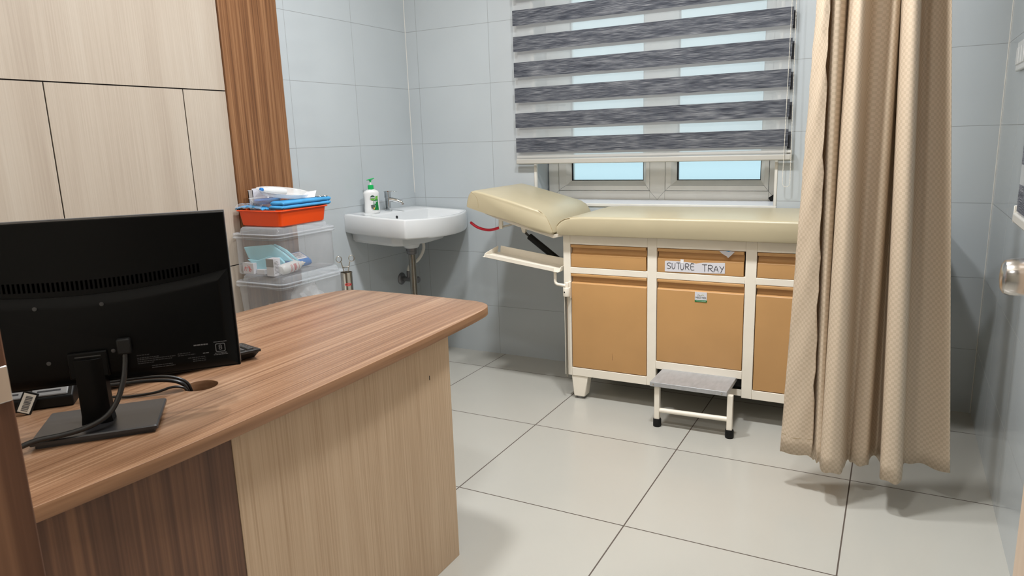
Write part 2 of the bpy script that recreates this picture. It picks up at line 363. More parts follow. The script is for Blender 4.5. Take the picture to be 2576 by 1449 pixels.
# mitre creases of the welded frame
b.build('window_frame', 'upvc', win, bevel=.002)
for (sx0, sx1, gx0, gx1, nm) in ((-.3165, .1797, -.2494, .144, 'a'), (.2605, .7485, .3138, .7103, 'b')):
    z0, z1, y0, y1 = .9055, WZ1 - .053, FY0 - .004, FY1 - .01
    gz0, gz1 = .954, WZ1 - .11
    bz0 = .931; bx0, bx1 = gx0 - .024, gx1 + .018
    def frame_ring(x0, x1, zz0, zz1, y, n=1): return [(x0, y, zz0), (x1, y, zz0), (x1, y, zz1), (x0, y, zz1)]
    b = MB(); b.loft([frame_ring(sx0, sx1, z0, z1, y1), frame_ring(sx0, sx1, z0, z1, y0), frame_ring(bx0, bx1, bz0, gz1 + .02, y0), frame_ring(bx0, bx1, bz0, gz1 + .02, y1)], False, False)
    sash = b.build('window_sash', 'upvc', win, bevel=.002)
    b = MB(); b.loft([frame_ring(bx0, bx1, bz0, gz1 + .02, y1), frame_ring(bx0, bx1, bz0, gz1 + .02, y0 + .001), frame_ring(gx0, gx1, gz0, gz1, y0 + .018), frame_ring(gx0, gx1, gz0, gz1, y1)], False, False)
    b.build('glazing_bead', 'upvc', sash)
    b = MB(); g = .006
    b.loft([frame_ring(gx0, gx1, gz0, gz1, y0 + .022), frame_ring(gx0, gx1, gz0, gz1, y0 + .019), frame_ring(gx0 + g * 1.2, gx1 - g * .5, gz0 + g * .7, gz1 - g, y0 + .019), frame_ring(gx0 + g * 1.2, gx1 - g * .5, gz0 + g * .7, gz1 - g, y0 + .026)], False, False)
    b.build('gasket', 'gasket', sash)
    MB().box(gx0, gx1, y0 + .026, y0 + .032, gz0, gz1).build('pane', 'glass', sash, smooth=False)
b = MB()
def crease(b, p, q, y, w=.0009):
    p = Vector((p[0], y, p[1])); q = Vector((q[0], y, q[1])); b.tube([p, q], w, 4)
for (p, q) in (((.1797, .9035), (.2186, FZ0 + .001)), ((.2575, .9035), (.2186, FZ0 + .001)), ((.7495, .9035), (.787, FZ0 + .001)), ((-.3197, .9035), (-.362, FZ0 + .001))): crease(b, p, q, FY0 + .0003)
for (sx0, sx1, bx0, bx1) in ((-.3165, .1797, -.2734, .162), (.2605, .7485, .2898, .7283)):
    crease(b, (sx0 + .002, .9075), (bx0, .931), FY0 - .0037); crease(b, (sx1 - .002, .9075), (bx1, .931), FY0 - .0037)
    crease(b, (bx0, .931), (bx1, .931), FY0 - .0037, .0007)
b.build('mitre_joint', 'print', win, smooth=False)
b = MB(); b.X = Matrix.Translation((.775, FY0 - .012, WZ0 + .036)) @ Matrix.Rotation(math.radians(-35), 4, 'Y')
b.box(-.022, .022, -.012, .012, -.010, .010); b.build('window_stay', 'black', win, bevel=.004)

# left wall cladding: light oak boards with black joints and a walnut end board
PX = -1.128
struct(MB().box(XL, PX - .004, YF, .157, 0, ZC).build('wall_left_cladding_joint', 'groove', smooth=False))
b = MB(); gz = (0.705, 1.407); gy = [-1.561, -1.054, -.547, -.0396]
g = .0022
rows = [(0, gz[0] - g), (gz[0] + g, gz[1] - g), (gz[1] + g, ZC)]
for k, (z0, z1) in enumerate(rows):
    ys = [YF, .157] if k == 2 else [YF] + gy[1:] + [.157]
    for y0, y1 in zip(ys, ys[1:]):
        b.box(PX - .006, PX, y0 + (g if y0 > YF else 0), y1 - (g if y1 < .15 else 0), z0, z1)
struct(b.build('trim_1', 'oak_wall', smooth=False))
struct(MB().box(XL, -1.118, .159, .4655, 0, ZC).build('trim_2', 'walnut_strip', bevel=.002))

b = MB(); b.tube([(XR - .001, YB - .001, .002), (XR - .001, YB - .001, ZC)], .0022, 6); struct(b.build('trim_5', 'white_trim'))
b = MB(); b.tube([(XL + .001, YB - .001, .9), (XL + .001, YB - .001, ZC)], .0018, 6); struct(b.build('trim_6', 'white_trim'))
# doorway: walnut jamb with steel strike plate, beige leaf swung open against the right wall
b = MB(); b.box(DX0 - .03, DX0, YF - .16, YF + .008, 0, DZ + .03); b.box(DX1, DX1 + .03, YF - .16, YF + .008, 0, DZ + .03); b.box(DX0, DX1, YF - .16, YF + .008, DZ, DZ + .03)
b.box(DX0 - .07, DX0 - .03, YF, YF + .004, 0, DZ + .07)
jb = thing('door_frame', (DX0, YF - .08, 0), 'dark walnut doorway jamb with strike plate, cut off by picture edge', 'door frame')
b.build('jamb', 'jamb', jb, bevel=.002)
sp_ = MB().box(DX0, DX0 + .0025, YF - .030, YF + .0065, .9465, .982).build('strike_plate', 'satin', jb, bevel=.001)
dr = thing('door_1', (1.49, -1.5, 0), 'beige laminate door leaf with round steel knob, swung open', 'door'); struct(dr); del dr['category']
MB().box(1.475, 1.513, YF + .01, -.645, .008, DZ - .006).build('door_leaf', 'leaf', dr, bevel=.002)
b = MB(); b.lathe([(.031, 1.475), (.031, 1.470), (.027, 1.466), (.013, 1.464), (.0125, 1.452), (.016, 1.448), (.0245, 1.442), (.0268, 1.434), (.0262, 1.420), (.0235, 1.413), (.018, 1.4095), (.008, 1.408)], (0, -.708, .966), 'X', 40)
b.build('door_knob', 'satin', dr)

# ceiling downlights, the last an unseen lamp added as fill
for i, (x, y, w, r) in enumerate(LAMPS):
    t = thing('downlight_and_fill_lamp', (x, y, ZC), ('round ceiling downlight above the couch step', 'round ceiling downlight above the far desk end', 'added unseen fill lamp just inside the doorway')[i], 'ceiling light')
    MB().lathe([(r + .02, ZC), (r + .02, ZC - .008), (r + .005, ZC - .012), (r + .002, ZC - .004)], (x, y, 0), 'Z', 32, True, False).build('trim_ring', 'lamp_white', t)
    MB().lathe([(r, ZC - .003), (r, ZC - .005), (r * .5, ZC - .006)], (x, y, 0), 'Z', 32).build('diffuser', 'glow', t)

# ------------------------------------------------------------------ zebra roller blinds
def zebra(name, label, axis, u0, u1, d, sgn, zbot, ztop, z0, pitch, chain_u=None, group=None):
    """axis X: hangs across the back wall (plane y=d); axis Y: across the right wall (plane x=d). sgn points to the wall."""
    def B(b, a0, a1, e0, e1, zz0, zz1):
        if axis == 'X': b.box(a0, a1, min(e0, e1), max(e0, e1), zz0, zz1)
        else: b.box(min(e0, e1), max(e0, e1), a0, a1, zz0, zz1)
    loc = ((u0 + u1) / 2, d, zbot) if axis == 'X' else (d, (u0 + u1) / 2, zbot)
    t = thing(name, loc, label, 'window blind', group)
    H = .0725
    for lay, (off, dz, du, mats) in enumerate(((0, 0, 0, ['slub', 'sheer']), (sgn * .026, -.011, .007, ['slub_back', 'sheer']))):
        b = MB(); k = 0; zz = z0 + dz
        zlo = zbot + .018
        while zz < ztop:
            b.mi = 1; lo = max(zlo, zz - H - (pitch - H)); hi = zz - H
            P4 = [(u0 + .003 + du, max(zlo, lo)), (u1 - .003 + du, max(zlo, lo)), (u1 - .003 + du, hi), (u0 + .003 + du, hi)]
            if hi > zlo: b.f([b.v((q[0], d + off, q[1]) if axis == 'X' else (d + off, q[0], q[1])) for q in P4])
            b.mi = 0; B(b, u0 + du, u1 + du, d + off, d + off + sgn * .0008, zz - H, min(zz, ztop)); zz += pitch
        b.build('front_fabric' if lay == 0 else 'rear_fabric', mats, t, smooth=False)
    pt = (lambda u, e, z: (u, e, z)) if axis == 'X' else (lambda u, e, z: (e, u, z))
    MB().tube([pt(u0 + .002, d + sgn * .013, zbot + .034), pt(u1 + .014, d + sgn * .013, zbot + .034)], .0085, 14).build('hem_tube', 'blind_bar', t)
    b = MB(); B(b, u0, u1 + .014, d - sgn * .006, d + sgn * .006, zbot, zbot + .025); bar = b.build('bottom_bar', 'blind_bar', t, bevel=.004, seg=3)
    b = MB(); B(b, u1 + .014, u1 + .017, d - sgn * .004, d + sgn * .02, zbot - .002, zbot + .044); b.build('end_cap', 'rubber_white', bar, bevel=.003)
    b = MB(); B(b, u0 - .015, u1 + .02, d - sgn * .02, d + sgn * .05, ztop, ztop + .09); b.build('headbox', 'white_trim', t, bevel=.01)
    if chain_u:
        b = MB(); pth = []
        ya = d - sgn * .012
        for i in range(1, 240):
            z = ztop - i * .0053
            if z < .955: break
            q = (ztop - z) / (ztop - .955)
            pth += [(chain_u[0] - .012 * q, ya, z), (chain_u[1] + .012 * q, ya, z)]
        for i in range(7):
            a = math.pi * i / 6; pth.append(((chain_u[0] + chain_u[1]) / 2 + .0148 * math.cos(a), ya, .955 - .0165 * math.sin(a)))
        for p in pth: b.ball(p, .0022, 1)
        b.tube([(chain_u[0], ya, ztop), (chain_u[0] - .012, ya, .955)] + [((chain_u[0] + chain_u[1]) / 2 - .0148 * math.cos(math.pi * i / 8), ya, .955 - .0165 * math.sin(math.pi * i / 8)) for i in range(1, 8)] + [(chain_u[1] + .012, ya, .955), (chain_u[1], ya, ztop)], .0006, 5)
        b.build('bead_chain', 'rubber_white', t)
    return t
zebra('zebra_blind', 'slate grey and sheer striped roller blind with bead chain over couch window', 'X', -.472, .848, 1.40, 1, 1.0525, 2.2, 1.1837, .124, (.846, .853))
zebra('zebra_blind', 'slate striped roller blind on right wall, only its lower corner showing beside door knob', 'Y', -.9, .42, 1.56, 1, .915, 2.1, 1.018, .124)

# switch plate on the right wall
t = thing('light_switch', (XR, .98, 1.39), 'white plastic switch plate high on right wall, cut by picture edge', 'light switch')
MB().box(XR - .012, XR, .88, 1.083, 1.345, 1.440).build('switch_plate', 'pure_white', t, bevel=.005, seg=3)
for y0 in (.90, .96, 1.02): MB().box(XR - .016, XR - .0115, y0, y0 + .045, 1.365, 1.420).build('rocker', 'pure_white', t, bevel=.003)

# ------------------------------------------------------------------ examination couch
T = thing('examination_couch', (.6, 1.17, 0), 'cream steel examination couch with tan doors, beige mattress and raised headrest', 'examination couch')
YT = .95; X0, X1 = -.015, 1.20; YBK = 1.39
b = MB()
cols = [(X0, .019), (.371, .411), (.769, .811), (1.163, X1)]
for (x0, x1) in cols: b.box(x0, x1, YT, YT + .025, .112, .758)
for i in range(3):
    x0, x1 = cols[i][1], cols[i + 1][0]
    b.box(x0, x1, YT, YT + .025, .718, .758); b.box(x0, x1, YT, YT + .025, .588, .615)
    b.box(x0, x1, YT, YT + .025, .112, .150) if i != 1 else b.box(x0, x1, YT, YT + .025, .192, .226)
    if i == 1: b.box(x0, x1, YT + .02, YT + .025, .112, .14)
b.box(X0, X0 + .003, YT + .025, YBK, .112, .758); b.box(X1 - .003, X1, YT + .025, YBK, .112, .758)
b.box(X0 + .003, X1 - .003, YBK - .003, YBK, .112, .758); b.box(X0 + .003, X1 - .003, YT + .025, YBK - .003, .745, .758); b.box(X0 + .003, X1 - .003, YT + .03, YBK - .003, .112, .118)
b.build('carcass', 'cream_metal', T, bevel=.0015)
def pull_panel(name, x0, x1, z0, z1, lab=None):
    """pressed steel front: rolled lip at the top, recessed finger channel, flat face"""
    b = MB(); y = YT + .002
    pr = [(y + .02, z0), (y, z0), (y - .0005, z0 + .002), (y - .0005, z1 - .044), (y + .002, z1 - .041), (y + .013, z1 - .037), (y + .015, z1 - .013), (y + .013, z1 - .011),
          (y + .001, z1 - .013), (y - .003, z1 - .012), (y - .0045, z1 - .007), (y - .003, z1 - .001), (y, z1), (y + .02, z1)]
    b.prism(pr, 'X', x0, x1)
    o = b.build(name, 'tan_metal', T, bevel=.0008)
    if lab: o['label'] = lab
    return o
g = .0029
fronts = {}
for i in range(3):
    x0, x1 = cols[i][1] + g, cols[i + 1][0] - g
    fronts['d%d' % i] = pull_panel('drawer', x0, x1 - (.004 if i < 2 else 0), .6165, .7165, 'tan drawer with a taped paper sign' if i == 1 else None)
    fronts['c%d' % i] = pull_panel('door', x0, x1, .153 if i != 1 else .2285, .5865, 'tan door with a small white sticker' if i == 1 else None)
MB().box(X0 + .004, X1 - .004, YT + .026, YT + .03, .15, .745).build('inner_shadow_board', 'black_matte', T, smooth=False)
# legs with round glides
for (x0, y0, m) in ((.014, YT + .004, 1), (X1 - .014, YT + .004, -1), (.014, YBK - .07, 1), (X1 - .014, YBK - .07, -1)):
    b = MB(); b.prism([(x0, .1125), (x0 + m * .010, .016), (x0 + m * .014, .0115), (x0 + m * .060, .0115), (x0 + m * .065, .016), (x0 + m * .080, .1125)], 'Y', y0, y0 + .055)
    lg = b.build('leg', 'cream_metal', T, bevel=.004)
    MB().lathe([(.020, .0), (.021, .004), (.021, .0115)], (x0 + m * .037, y0 + .027, 0), 'Z', 20).build('glide', 'grey_plastic', lg)
# mattress with rounded front-left end
MY0, MY1 = .908, 1.405
pr = [(-.018, .762), (-.028, .770), (-.031, .782), (-.030, .796), (-.022, .811), (-.008, .824), (.012, .8345), (.034, .840), (.10, .8445), (.7, .846), (1.30, .8445), (1.40, .836), (1.415, .815), (1.415, .775), (1.405, .762)]
def cushion(b, pr, y0, y1, r):
    cx = sum(p[0] for p in pr) / len(pr); cz = sum(p[1] for p in pr) / len(pr)
    rings = []
    def ins(e):
        out = []
        for p in pr:
            dz = -e * .9 if p[1] > cz else e * .25
            dx = e if p[0] < cx - .12 else (-e if p[0] > cx + .12 else 0)
            out.append((p[0] + dx * .35, p[1] + dz))
        return out
    for k in range(5):
        a = math.pi / 2 * k / 4; e = r * (1 - math.sin(a)); rings.append([(p[0], y0 + r * (1 - math.cos(a)), p[1]) for p in ins(e)])
    for k in range(4, -1, -1):
        a = math.pi / 2 * k / 4; e = r * (1 - math.sin(a)); rings.append([(p[0], y1 - r * (1 - math.cos(a)), p[1]) for p in ins(e)])
    b.loft(rings); return b
mt = cushion(MB(), pr, MY0, MY1, .012).build('mattress', 'vinyl', T, angle=50)
seam = [(.036, .8375), (.012, .832), (-.008, .8215), (-.021, .809), (-.0285, .795), (-.0295, .782)]
MB().tube(crom([(x, MY0 + .002, z) for x, z in seam]), .0014, 6).build('piping', 'seam', mt)
MB().tube([(.036, MY0 + .0105, .8405), (.5, MY0 + .0105, .8445), (1.38, MY0 + .0105, .838)], .0016, 6).build('piping', 'seam', mt)
# headrest, hinged at the mattress end
prh = [(-.485, .890), (-.481, .912), (-.472, .935), (-.458, .951), (-.440, .9545), (-.40, .9465), (-.25, .908), (-.110, .8695), (-.085, .851), (-.068, .829), (-.054, .799), (-.043, .773), (-.050, .766), (-.062, .7655), (-.124, .777), (-.22, .808), (-.408, .866), (-.470, .884)]
hd = cushion(MB(), prh, MY0, MY1 - .005, .012).build('headrest', 'vinyl', T, angle=50)
seam = [(-.112, .868), (-.087, .850), (-.070, .828), (-.056, .800), (-.046, .775)]
MB().tube(crom([(x, MY0 + .002, z) for x, z in seam]), .0014, 6).build('piping', 'seam', hd)
seam = [(-.457, .947), (-.437, .934), (-.424, .915), (-.420, .893), (-.421, .874)]
MB().tube(crom([(x, MY0 + .001, z) for x, z in seam]), .0014, 6).build('piping', 'seam', hd)
b = MB(); b.prism([(-.412, .862), (-.400, .846), (-.331, .822), (-.22, .789), (-.052, .7445), (-.022, .752), (-.018, .760), (-.05, .762), (-.124, .773), (-.22, .804), (-.408, .863)], 'Y', .93, 1.385)
hb = b.build('headrest_frame', 'cream_metal', T, bevel=.002)
b = MB(); b.box(-.353, -.336, .972, .990, .772, .826); b.build('lever_bracket', 'cream_metal', hb, bevel=.003)
MB().tube([(-.343, .981, .779), (-.285, .99, .793), (-.27, 1.0, .796)], .0045, 8).build('lever_rod', 'steel', hb)
MB().tube(crom([(-.493, .952, .802), (-.462, .955, .781), (-.430, .958, .7705), (-.400, .962, .7665), (-.375, .968, .770), (-.352, .976, .777)], 5), [.0055] + [.0066] * 25, 12).build('release_lever', 'red_grip', hb)['label'] = 'red grip lever'
b = MB(); b.X = Matrix.Translation((-.285, 1.10, .765)); b.prism([(-.02, .03), (.02, .02), (.008, -.028), (-.006, -.022)], 'Y', -.012, .012); b.build('strut_bracket', 'cream_metal', hb, bevel=.002)
MB().tube([(-.295, 1.10, .752), (-.250, 1.10, .717)], .0055, 10).build('gas_strut_rod', 'black_gloss', T)
MB().tube([(-.259, 1.10, .724), (-.008, 1.10, .545)], .0155, 16).build('gas_strut', 'black', T, bevel=.002)
MB().tube([(-.020, .935, .757), (-.020, 1.38, .757)], .006, 10).build('hinge_pin', 'cream_metal', hb)
# swing-out side tray on a post
b = MB(); th = .0025
A = (-.405, .905); e1 = Vector((.375, 0, -.051)); ex = e1.normalized()
tr_o = Vector((-.407, .905, .647)); b.X = frame_mtx(tr_o, ex, (0, 1, 0))
Lx, Wy = .388, .150
b.box(0, Lx, 0, Wy, 0, th)
b.box(.012, Lx - .022, 0, th, 0, .018); b.box(.012, Lx - .01, Wy - th, Wy, 0, .035)
b.prism([(0.010, 0), (Wy - .012, 0), (Wy - .004, .028), (Wy - .012, .034), (.02, .016)], 'X', 0, th); b.prism([(0.016, 0), (Wy - .012, 0), (Wy - .012, .026), (.03, .022)], 'X', Lx - th, Lx)
tyo = b.build('side_tray', 'cream_metal', T, bevel=.001)
MB().tube([(-.047, .928, .597), (-.047, .928, .552), (-.044, .928, .543), (-.036, .928, .538), (.006, .925, .534)], .0068, 10).build('tray_arm', 'cream_metal', tyo)
b = MB(); b.lathe([(.0155, .486), (.0165, .489), (.0165, .523), (.0155, .526)], (.0075, .930, 0), 'Z', 24); b.lathe([(.0085, .526), (.0095, .54), (.008, .548)], (.0085, .931, 0), 'Z', 16)
b.box(.012, .022, .938, YT + .001, .475, .550); b.build('post_clamp', 'cream_metal', tyo, bevel=.001)
MB().lathe([(.003, .9128), (.003, .9138)], (.0035, 0, .507), 'Y', 12).build('clamp_screw', 'black', tyo)
MB().tube([(.004, .930, .486), (.004, .930, .11)], .0052, 12).build('tray_post', 'old_chrome', tyo)
# sliding step under the middle door
def P(x, y, z): return (x, y, z)
st = MB().box(.4405, .748, .770, YT + .06, .1765, .1955).build('step', 'galv', T, bevel=.002)
st['label'] = 'galvanised pull-out step on white legs'
for sx in (.456, .747): 
    MB().box(sx, sx + .021, .782, .803, .028, .1765).build('step_leg', 'cream_metal', st, bevel=.0015)
    MB().lathe([(.0155, 0), (.0168, .003), (.0165, .030), (.0145, .0345)], (sx + .0105, .7925, 0), 'Z', 4 * 6).build('rubber_foot', 'black_matte', st)
MB().tube([(.477, .7925, .0705), (.747, .7925, .0755)], .0098, 14).build('step_crossbar', 'cream_metal', st)
for sx in (.455, .728): MB().lathe([(.0028, .7680), (.0035, .7705)], (sx, 0, .186), 'Y', 12).build('screw', 'steel', st)
MB().prism([(.212, .205), (.2135, .222), (.2125, .238), (.2155, .222), (.214, .205)], 'Y', YT + .0010, YT + .0014).build('scuff', 'scuff', fronts['c0'], smooth=False)
# door marks and paper sign
sg = MB(); yy = YT + .0008
ring = [(.446, .6635), (.450, .666), (.508, .6655), (.540, .6645), (.575, .660), (.605, .6655), (.690, .6685), (.6905, .625), (.58, .6215), (.446, .621)]
sg.prism(ring, 'Y', yy - .001, yy)
sgn = sg.build('paper_sign', 'paper', fronts['d1'], smooth=False); sgn['label'] = 'taped paper strip hand lettered SUTURE TRAY'
b = MB()
def stroke(pts, x0, z0, w, h, r=.00105):
    pp = [(x0 + p[0] * w, yy - .0016, z0 + p[1] * h) for p in pts]
    b.tube(crom(pp, 5) if len(pp) > 2 else pp, r, 6)
S_ = [[(1, .95), (.5, 1.02), (.1, .85), (.2, .62), (.75, .45), (.95, .22), (.6, 0), (.05, .08)]]
U_ = [[(.05, 1), (.05, .4), (.25, .02), (.65, .03), (.9, .4), (.95, 1)]]
T_ = [[(0, 1), (1, 1.02)], [(.52, 1), (.55, 0)]]
R_ = [[(.12, 1), (.10, 0)], [(.1, .97), (.6, 1.0), (.92, .78), (.7, .52), (.15, .45)], [(.35, .45), (1, -.02)]]
E_ = [[(.95, 1), (.08, 1), (.1, 0), (1, 0)], [(.1, .52), (.85, .54)]]
A_ = [[(0, 0), (.5, 1.0), (1, 0)], [(.22, .38), (.8, .40)]]
Y_ = [[(0, 1), (.5, .45)], [(1, 1), (.3, -.15)]]
for G, x0, z0, w, h in ((S_, .4545, .634, .0165, .0235), (U_, .4755, .634, .014, .0235), (T_, .494, .633, .0165, .0265), (U_, .5115, .632, .0145, .0225), (R_, .530, .634, .0175, .0245), (E_, .5535, .634, .0145, .0245),
                         (T_, .599, .630, .0205, .0275), (R_, .622, .631, .021, .026), (A_, .6465, .630, .018, .024), (Y_, .669, .632, .017, .023)):
    for sgm in G: stroke(sgm, x0, z0, w, h)
b.build('lettering', 'ink', sgn, smooth=False)
MB().box(.511, .524, yy - .0016, yy - .0008, .6585, .6745).build('tape', 'tape', sgn, smooth=False)
sk = MB().box(.5725, .6215, yy - .0009, yy, .5015, .543).build('sticker', 'paper', fronts['c1'], smooth=False); sk['label'] = 'small white maker sticker with a green band'
MB().box(.5725, .6215, yy - .0013, yy - .0008, .5015, .5095).build('band', 'label_green', sk, smooth=False)
text('MEDITEK', .0112, frame_mtx((.597, yy - .0013, .5190), (1, 0, 0), (0, 0, 1)), 'lettering', 'dark_grey_ink', sk)
b = MB()
for i in range(16): b.box(.5765 + i * .0026, .5765 + i * .0026 + .0017, yy - .0016, yy - .0012, .5048, .5062)
b.build('small_print', 'paper', sk, smooth=False)
MB().tube(crom([(.583, yy - .001, .5285), (.587, yy - .001, .5315), (.591, yy - .001, .5300), (.596, yy - .001, .5275)], 5), .0011, 6, True, .4).build('logo', 'dark_grey_ink', sk)
MB().tube(crom([(.596, yy - .001, .5275), (.601, yy - .001, .5315), (.606, yy - .001, .5325), (.610, yy - .001, .5290)], 5), .0011, 6, True, .4).build('logo', 'lime', sk)
# paper scrap caught in the middle drawer
b = MB(); q = [(.667, .7175), (.692, .7185), (.712, .718), (.727, .716), (.7165, .7035), (.7025, .6905), (.6945, .699), (.6925, .6985), (.678, .7075)]
b.prism(q, 'Y', YT - .0056, YT - .0048)
t = tag(b.build('paper_scrap', 'paper', smooth=False), 'crumpled white wrapper corner poking from the taped-sign drawer', 'paper scrap')
MB().prism([(.690, .7185), (.7045, .7150), (.712, .7186)], 'Y', YT - .0064, YT - .0057).build('blue_tip', 'blue_drape', t, smooth=False)

# ------------------------------------------------------------------ privacy curtain on a ceiling rail
hem = [(1.088, .452), (1.04, .452), (.986, .475), (1.035, .490), (1.080, .480), (1.094, .462), (1.102, .450), (1.110, .446), (1.114, .440), (1.119, .400), (1.145, .378), (1.175, .394), (1.183, .432), (1.187, .488), (1.197, .502), (1.206, .484), (1.230, .477), (1.250, .487),
       (1.255, .545), (1.275, .572), (1.287, .500), (1.289, .408), (1.3166, .389), (1.3435, .405), (1.349, .50), (1.354, .545), (1.383, .567), (1.427, .556), (1.479, .527)]
top = [(1.0640, .458), (1.045, .462), (1.026, .500), (1.045, .535), (1.060, .522), (1.072, .482), (1.090, .472), (1.102, .50), (1.108, .535), (1.114, .505), (1.138, .46), (1.155, .462), (1.162, .50), (1.170, .552), (1.190, .572), (1.216, .565), (1.230, .54), (1.243, .552),
       (1.249, .585), (1.252, .602), (1.248, .56), (1.252, .50), (1.2695, .455), (1.2917, .46), (1.297, .53), (1.299, .562), (1.312, .582), (1.345, .557), (1.368, .50)]
K = 7
hc = crom([(x, y, 0) for x, y in hem], K); tcv = crom([(x, y, 0) for x, y in top], K)
b = MB(); uvl = b.bm.loops.layers.uv.new('UVMap'); zs = [.115 + (2.5 - .115) * (i / 46) for i in range(47)]
arc = [0.0]
for p, q in zip(hc, hc[1:]): arc.append(arc[-1] + ((q - p).length))
scale_u = 1.0
grid = []
for z in zs:
    f = (z - .115) / (1.54 - .115); f = f if f < 1 else 1 + (f - 1) * .55; row = []
    for i, (h, t_) in enumerate(zip(hc, tcv)):
        p = h.lerp(t_, f); w = 0
        if i < 2 * K: w = .004 * math.sin(z * 38 + i * .9) * math.sin(z * 13 + i * .35)
        dz = 0.012 * (1 if i < K * 2 else 0) * max(0, 1 - f * 8) + .004 * math.sin(i * .55) * max(0, 1 - f * 8)
        row.append(b.v((p.x + w, p.y + w, z + dz)))
    grid.append(row)
for a in range(len(zs) - 1):
    for i in range(len(hc) - 1):
        fc = b.f([grid[a][i], grid[a][i + 1], grid[a + 1][i + 1], grid[a + 1][i]])
        for lp, (ii, aa) in zip(fc.loops, ((i, a), (i + 1, a), (i + 1, a + 1), (i, a + 1))): lp[uvl].uv = (arc[ii] * scale_u, zs[aa])
grid_co = [[v.co.copy() for v in row] for row in grid]
cu = b.build('privacy_curtain', 'curtain', angle=80)
md = cu.modifiers.new('thickness', 'SOLIDIFY'); md.thickness = .0016; md.offset = 0
def at_z(z):
    k = (z - zs[0]) / (zs[1] - zs[0]); a = int(k); t = k - a
    return [grid_co[a][i].lerp(grid_co[a + 1][i], t) for i in range(len(hc))]
MB().tube(at_z(.178)[:2 * K + 1], .0011, 5).build('hem_stitch', 'seam', cu); MB().tube(at_z(.170)[2 * K:], .0009, 5).build('hem_stitch', 'curtain_hem', cu)
tag(cu, 'cream checked cloth curtain bunched at foot end of the couch', 'curtain')
t = thing('curtain_rail', (1.1, .5, ZC), 'white ceiling rail carrying the cream checked curtain', 'curtain rail')
MB().box(-.2, XR, .485, .515, 2.5, 2.53).build('rail', 'white_trim', t, bevel=.003)
for x in (-.1, .7, 1.5): MB().box(x - .01, x + .01, .49, .51, 2.53, ZC).build('rail_bracket', 'white_trim', t)

# ------------------------------------------------------------------ washbasin in the back left corner
def zt(x, y): return .842 - .05 * (x + 1.158) - .024 * (y - .83)
def qb(p0, p1, p2, n):
    return [tuple((1 - t) ** 2 * p0[k] + 2 * t * (1 - t) * p1[k] + t * t * p2[k] for k in (0, 1)) for t in [i / n for i in range(n)]]
wall_x = XL + .001
A0, B0, D0, E0 = (wall_x, .829), (-.776, .806), (-.803, 1.421), (wall_x, 1.421)
B1 = (-.762, .822)
outl = qb(A0, (-.96, .790), B0, 12) + qb(B0, (-.766, .808), B1, 4) + qb(B1, (-.610, 1.10), D0, 26) + qb(D0, (-.98, 1.424), E0, 8) + qb(E0, (wall_x, 1.1), A0, 14)
def rng(fn, dz): 
    out = []
    for p in outl:
        q = fn(p); out.append((q[0], q[1], zt(q[0], q[1]) + dz))
    return out
cx, cy = -.90, 1.10
toward = lambda k: (lambda p: (p[0] + (cx - p[0]) * k, p[1] + (cy - p[1]) * k))
def bowlmap(p, sh=0.0):
    s = (p[0] - wall_x) / (-.70 - wall_x)
    x = (wall_x + .125) + (p[0] - wall_x) * .66 - .0
    if p[0] < wall_x + .01: x = wall_x + .125
    y = 1.115 + (p[1] - 1.115) * (.86)
    return (x + (cx - x) * sh, y + (cy - y) * sh)
sink = thing('washbasin', (wall_x, 1.12, .7), 'white ceramic washbasin with bowed front in the tiled corner', 'washbasin')
inner = lambda p: (max(wall_x, p[0] + (-.006 if p[0] > -1 else 0)), min(max(p[1], .814), 1.421))
b = MB()
b.loft([rng(toward(.35), -.098), rng(toward(.02), -.096), rng(toward(.0), -.088), rng(toward(0), -.008), rng(toward(.012), -.0008), rng(toward(.03), 0), rng(lambda p: bowlmap(p, -.02), -.002), rng(lambda p: bowlmap(p, -.004), -.004), rng(lambda p: bowlmap(p, .012), -.010),
        rng(lambda p: bowlmap(p, .05), -.045), rng(lambda p: bowlmap(p, .12), -.072), rng(lambda p: bowlmap(p, .24), -.084), rng(lambda p: bowlmap(p, .55), -.091), rng(lambda p: bowlmap(p, .92), -.094)])
bs = b.build('basin', 'ceramic', sink, angle=60)
b = MB(); ub = [(wall_x, .872), (-.90, .862), (-.86, .90), (-.84, 1.10), (-.87, 1.30), (-.92, 1.385), (wall_x, 1.39)]
c2 = [Vector((p[0], p[1], 0)) for p in ub]
rr = lambda k, dz: [(p[0] + (-.98 - p[0]) * k if p[0] > wall_x + .01 else p[0], p[1] + (1.12 - p[1]) * k, zt(p[0], p[1]) + dz) for p in ub]
b.loft([rr(0, -.09), rr(.03, -.135), rr(.10, -.150), rr(.5, -.155)]); b.build('basin_underside', 'ceramic', sink, bevel=.006, seg=3)
MB().lathe([(.050, .70), (.048, .672), (.040, .652), (.032, .646)], (-.925, 1.06, 0), 'Z', 28).build('drain_boss', 'ceramic', sink)
MB().lathe([(.0075, -1.0400), (.0075, -1.0242)], (0, 1.085, .800), 'X', 20).build('overflow_hole', 'gasket', sink)
wp = thing('waste_pipe', (-.925, 1.06, 0), 'chrome waste pipe dropping straight down from the washbasin', 'pipe')
MB().tube([(-.925, 1.06, .645), (-.925, 1.06, .02)], .0185, 20).build('pipe', 'old_chrome', wp)
b = MB(); b.lathe([(.029, .646), (.030, .640), (.030, .632), (.026, .630), (.027, .626), (.0265, .616), (.021, .612)], (-.925, 1.06, 0), 'Z', 24); b.build('pipe_nut', 'dark_metal', wp)
MB().lathe([(.04, .0), (.04, .006), (.02, .02)], (-.925, 1.06, 0), 'Z', 24).build('floor_flange', 'old_chrome', wp)
va = thing('angle_valve', (XL, 1.265, .43), 'grey metal angle valve on the tiled wall behind the waste pipe', 'valve')
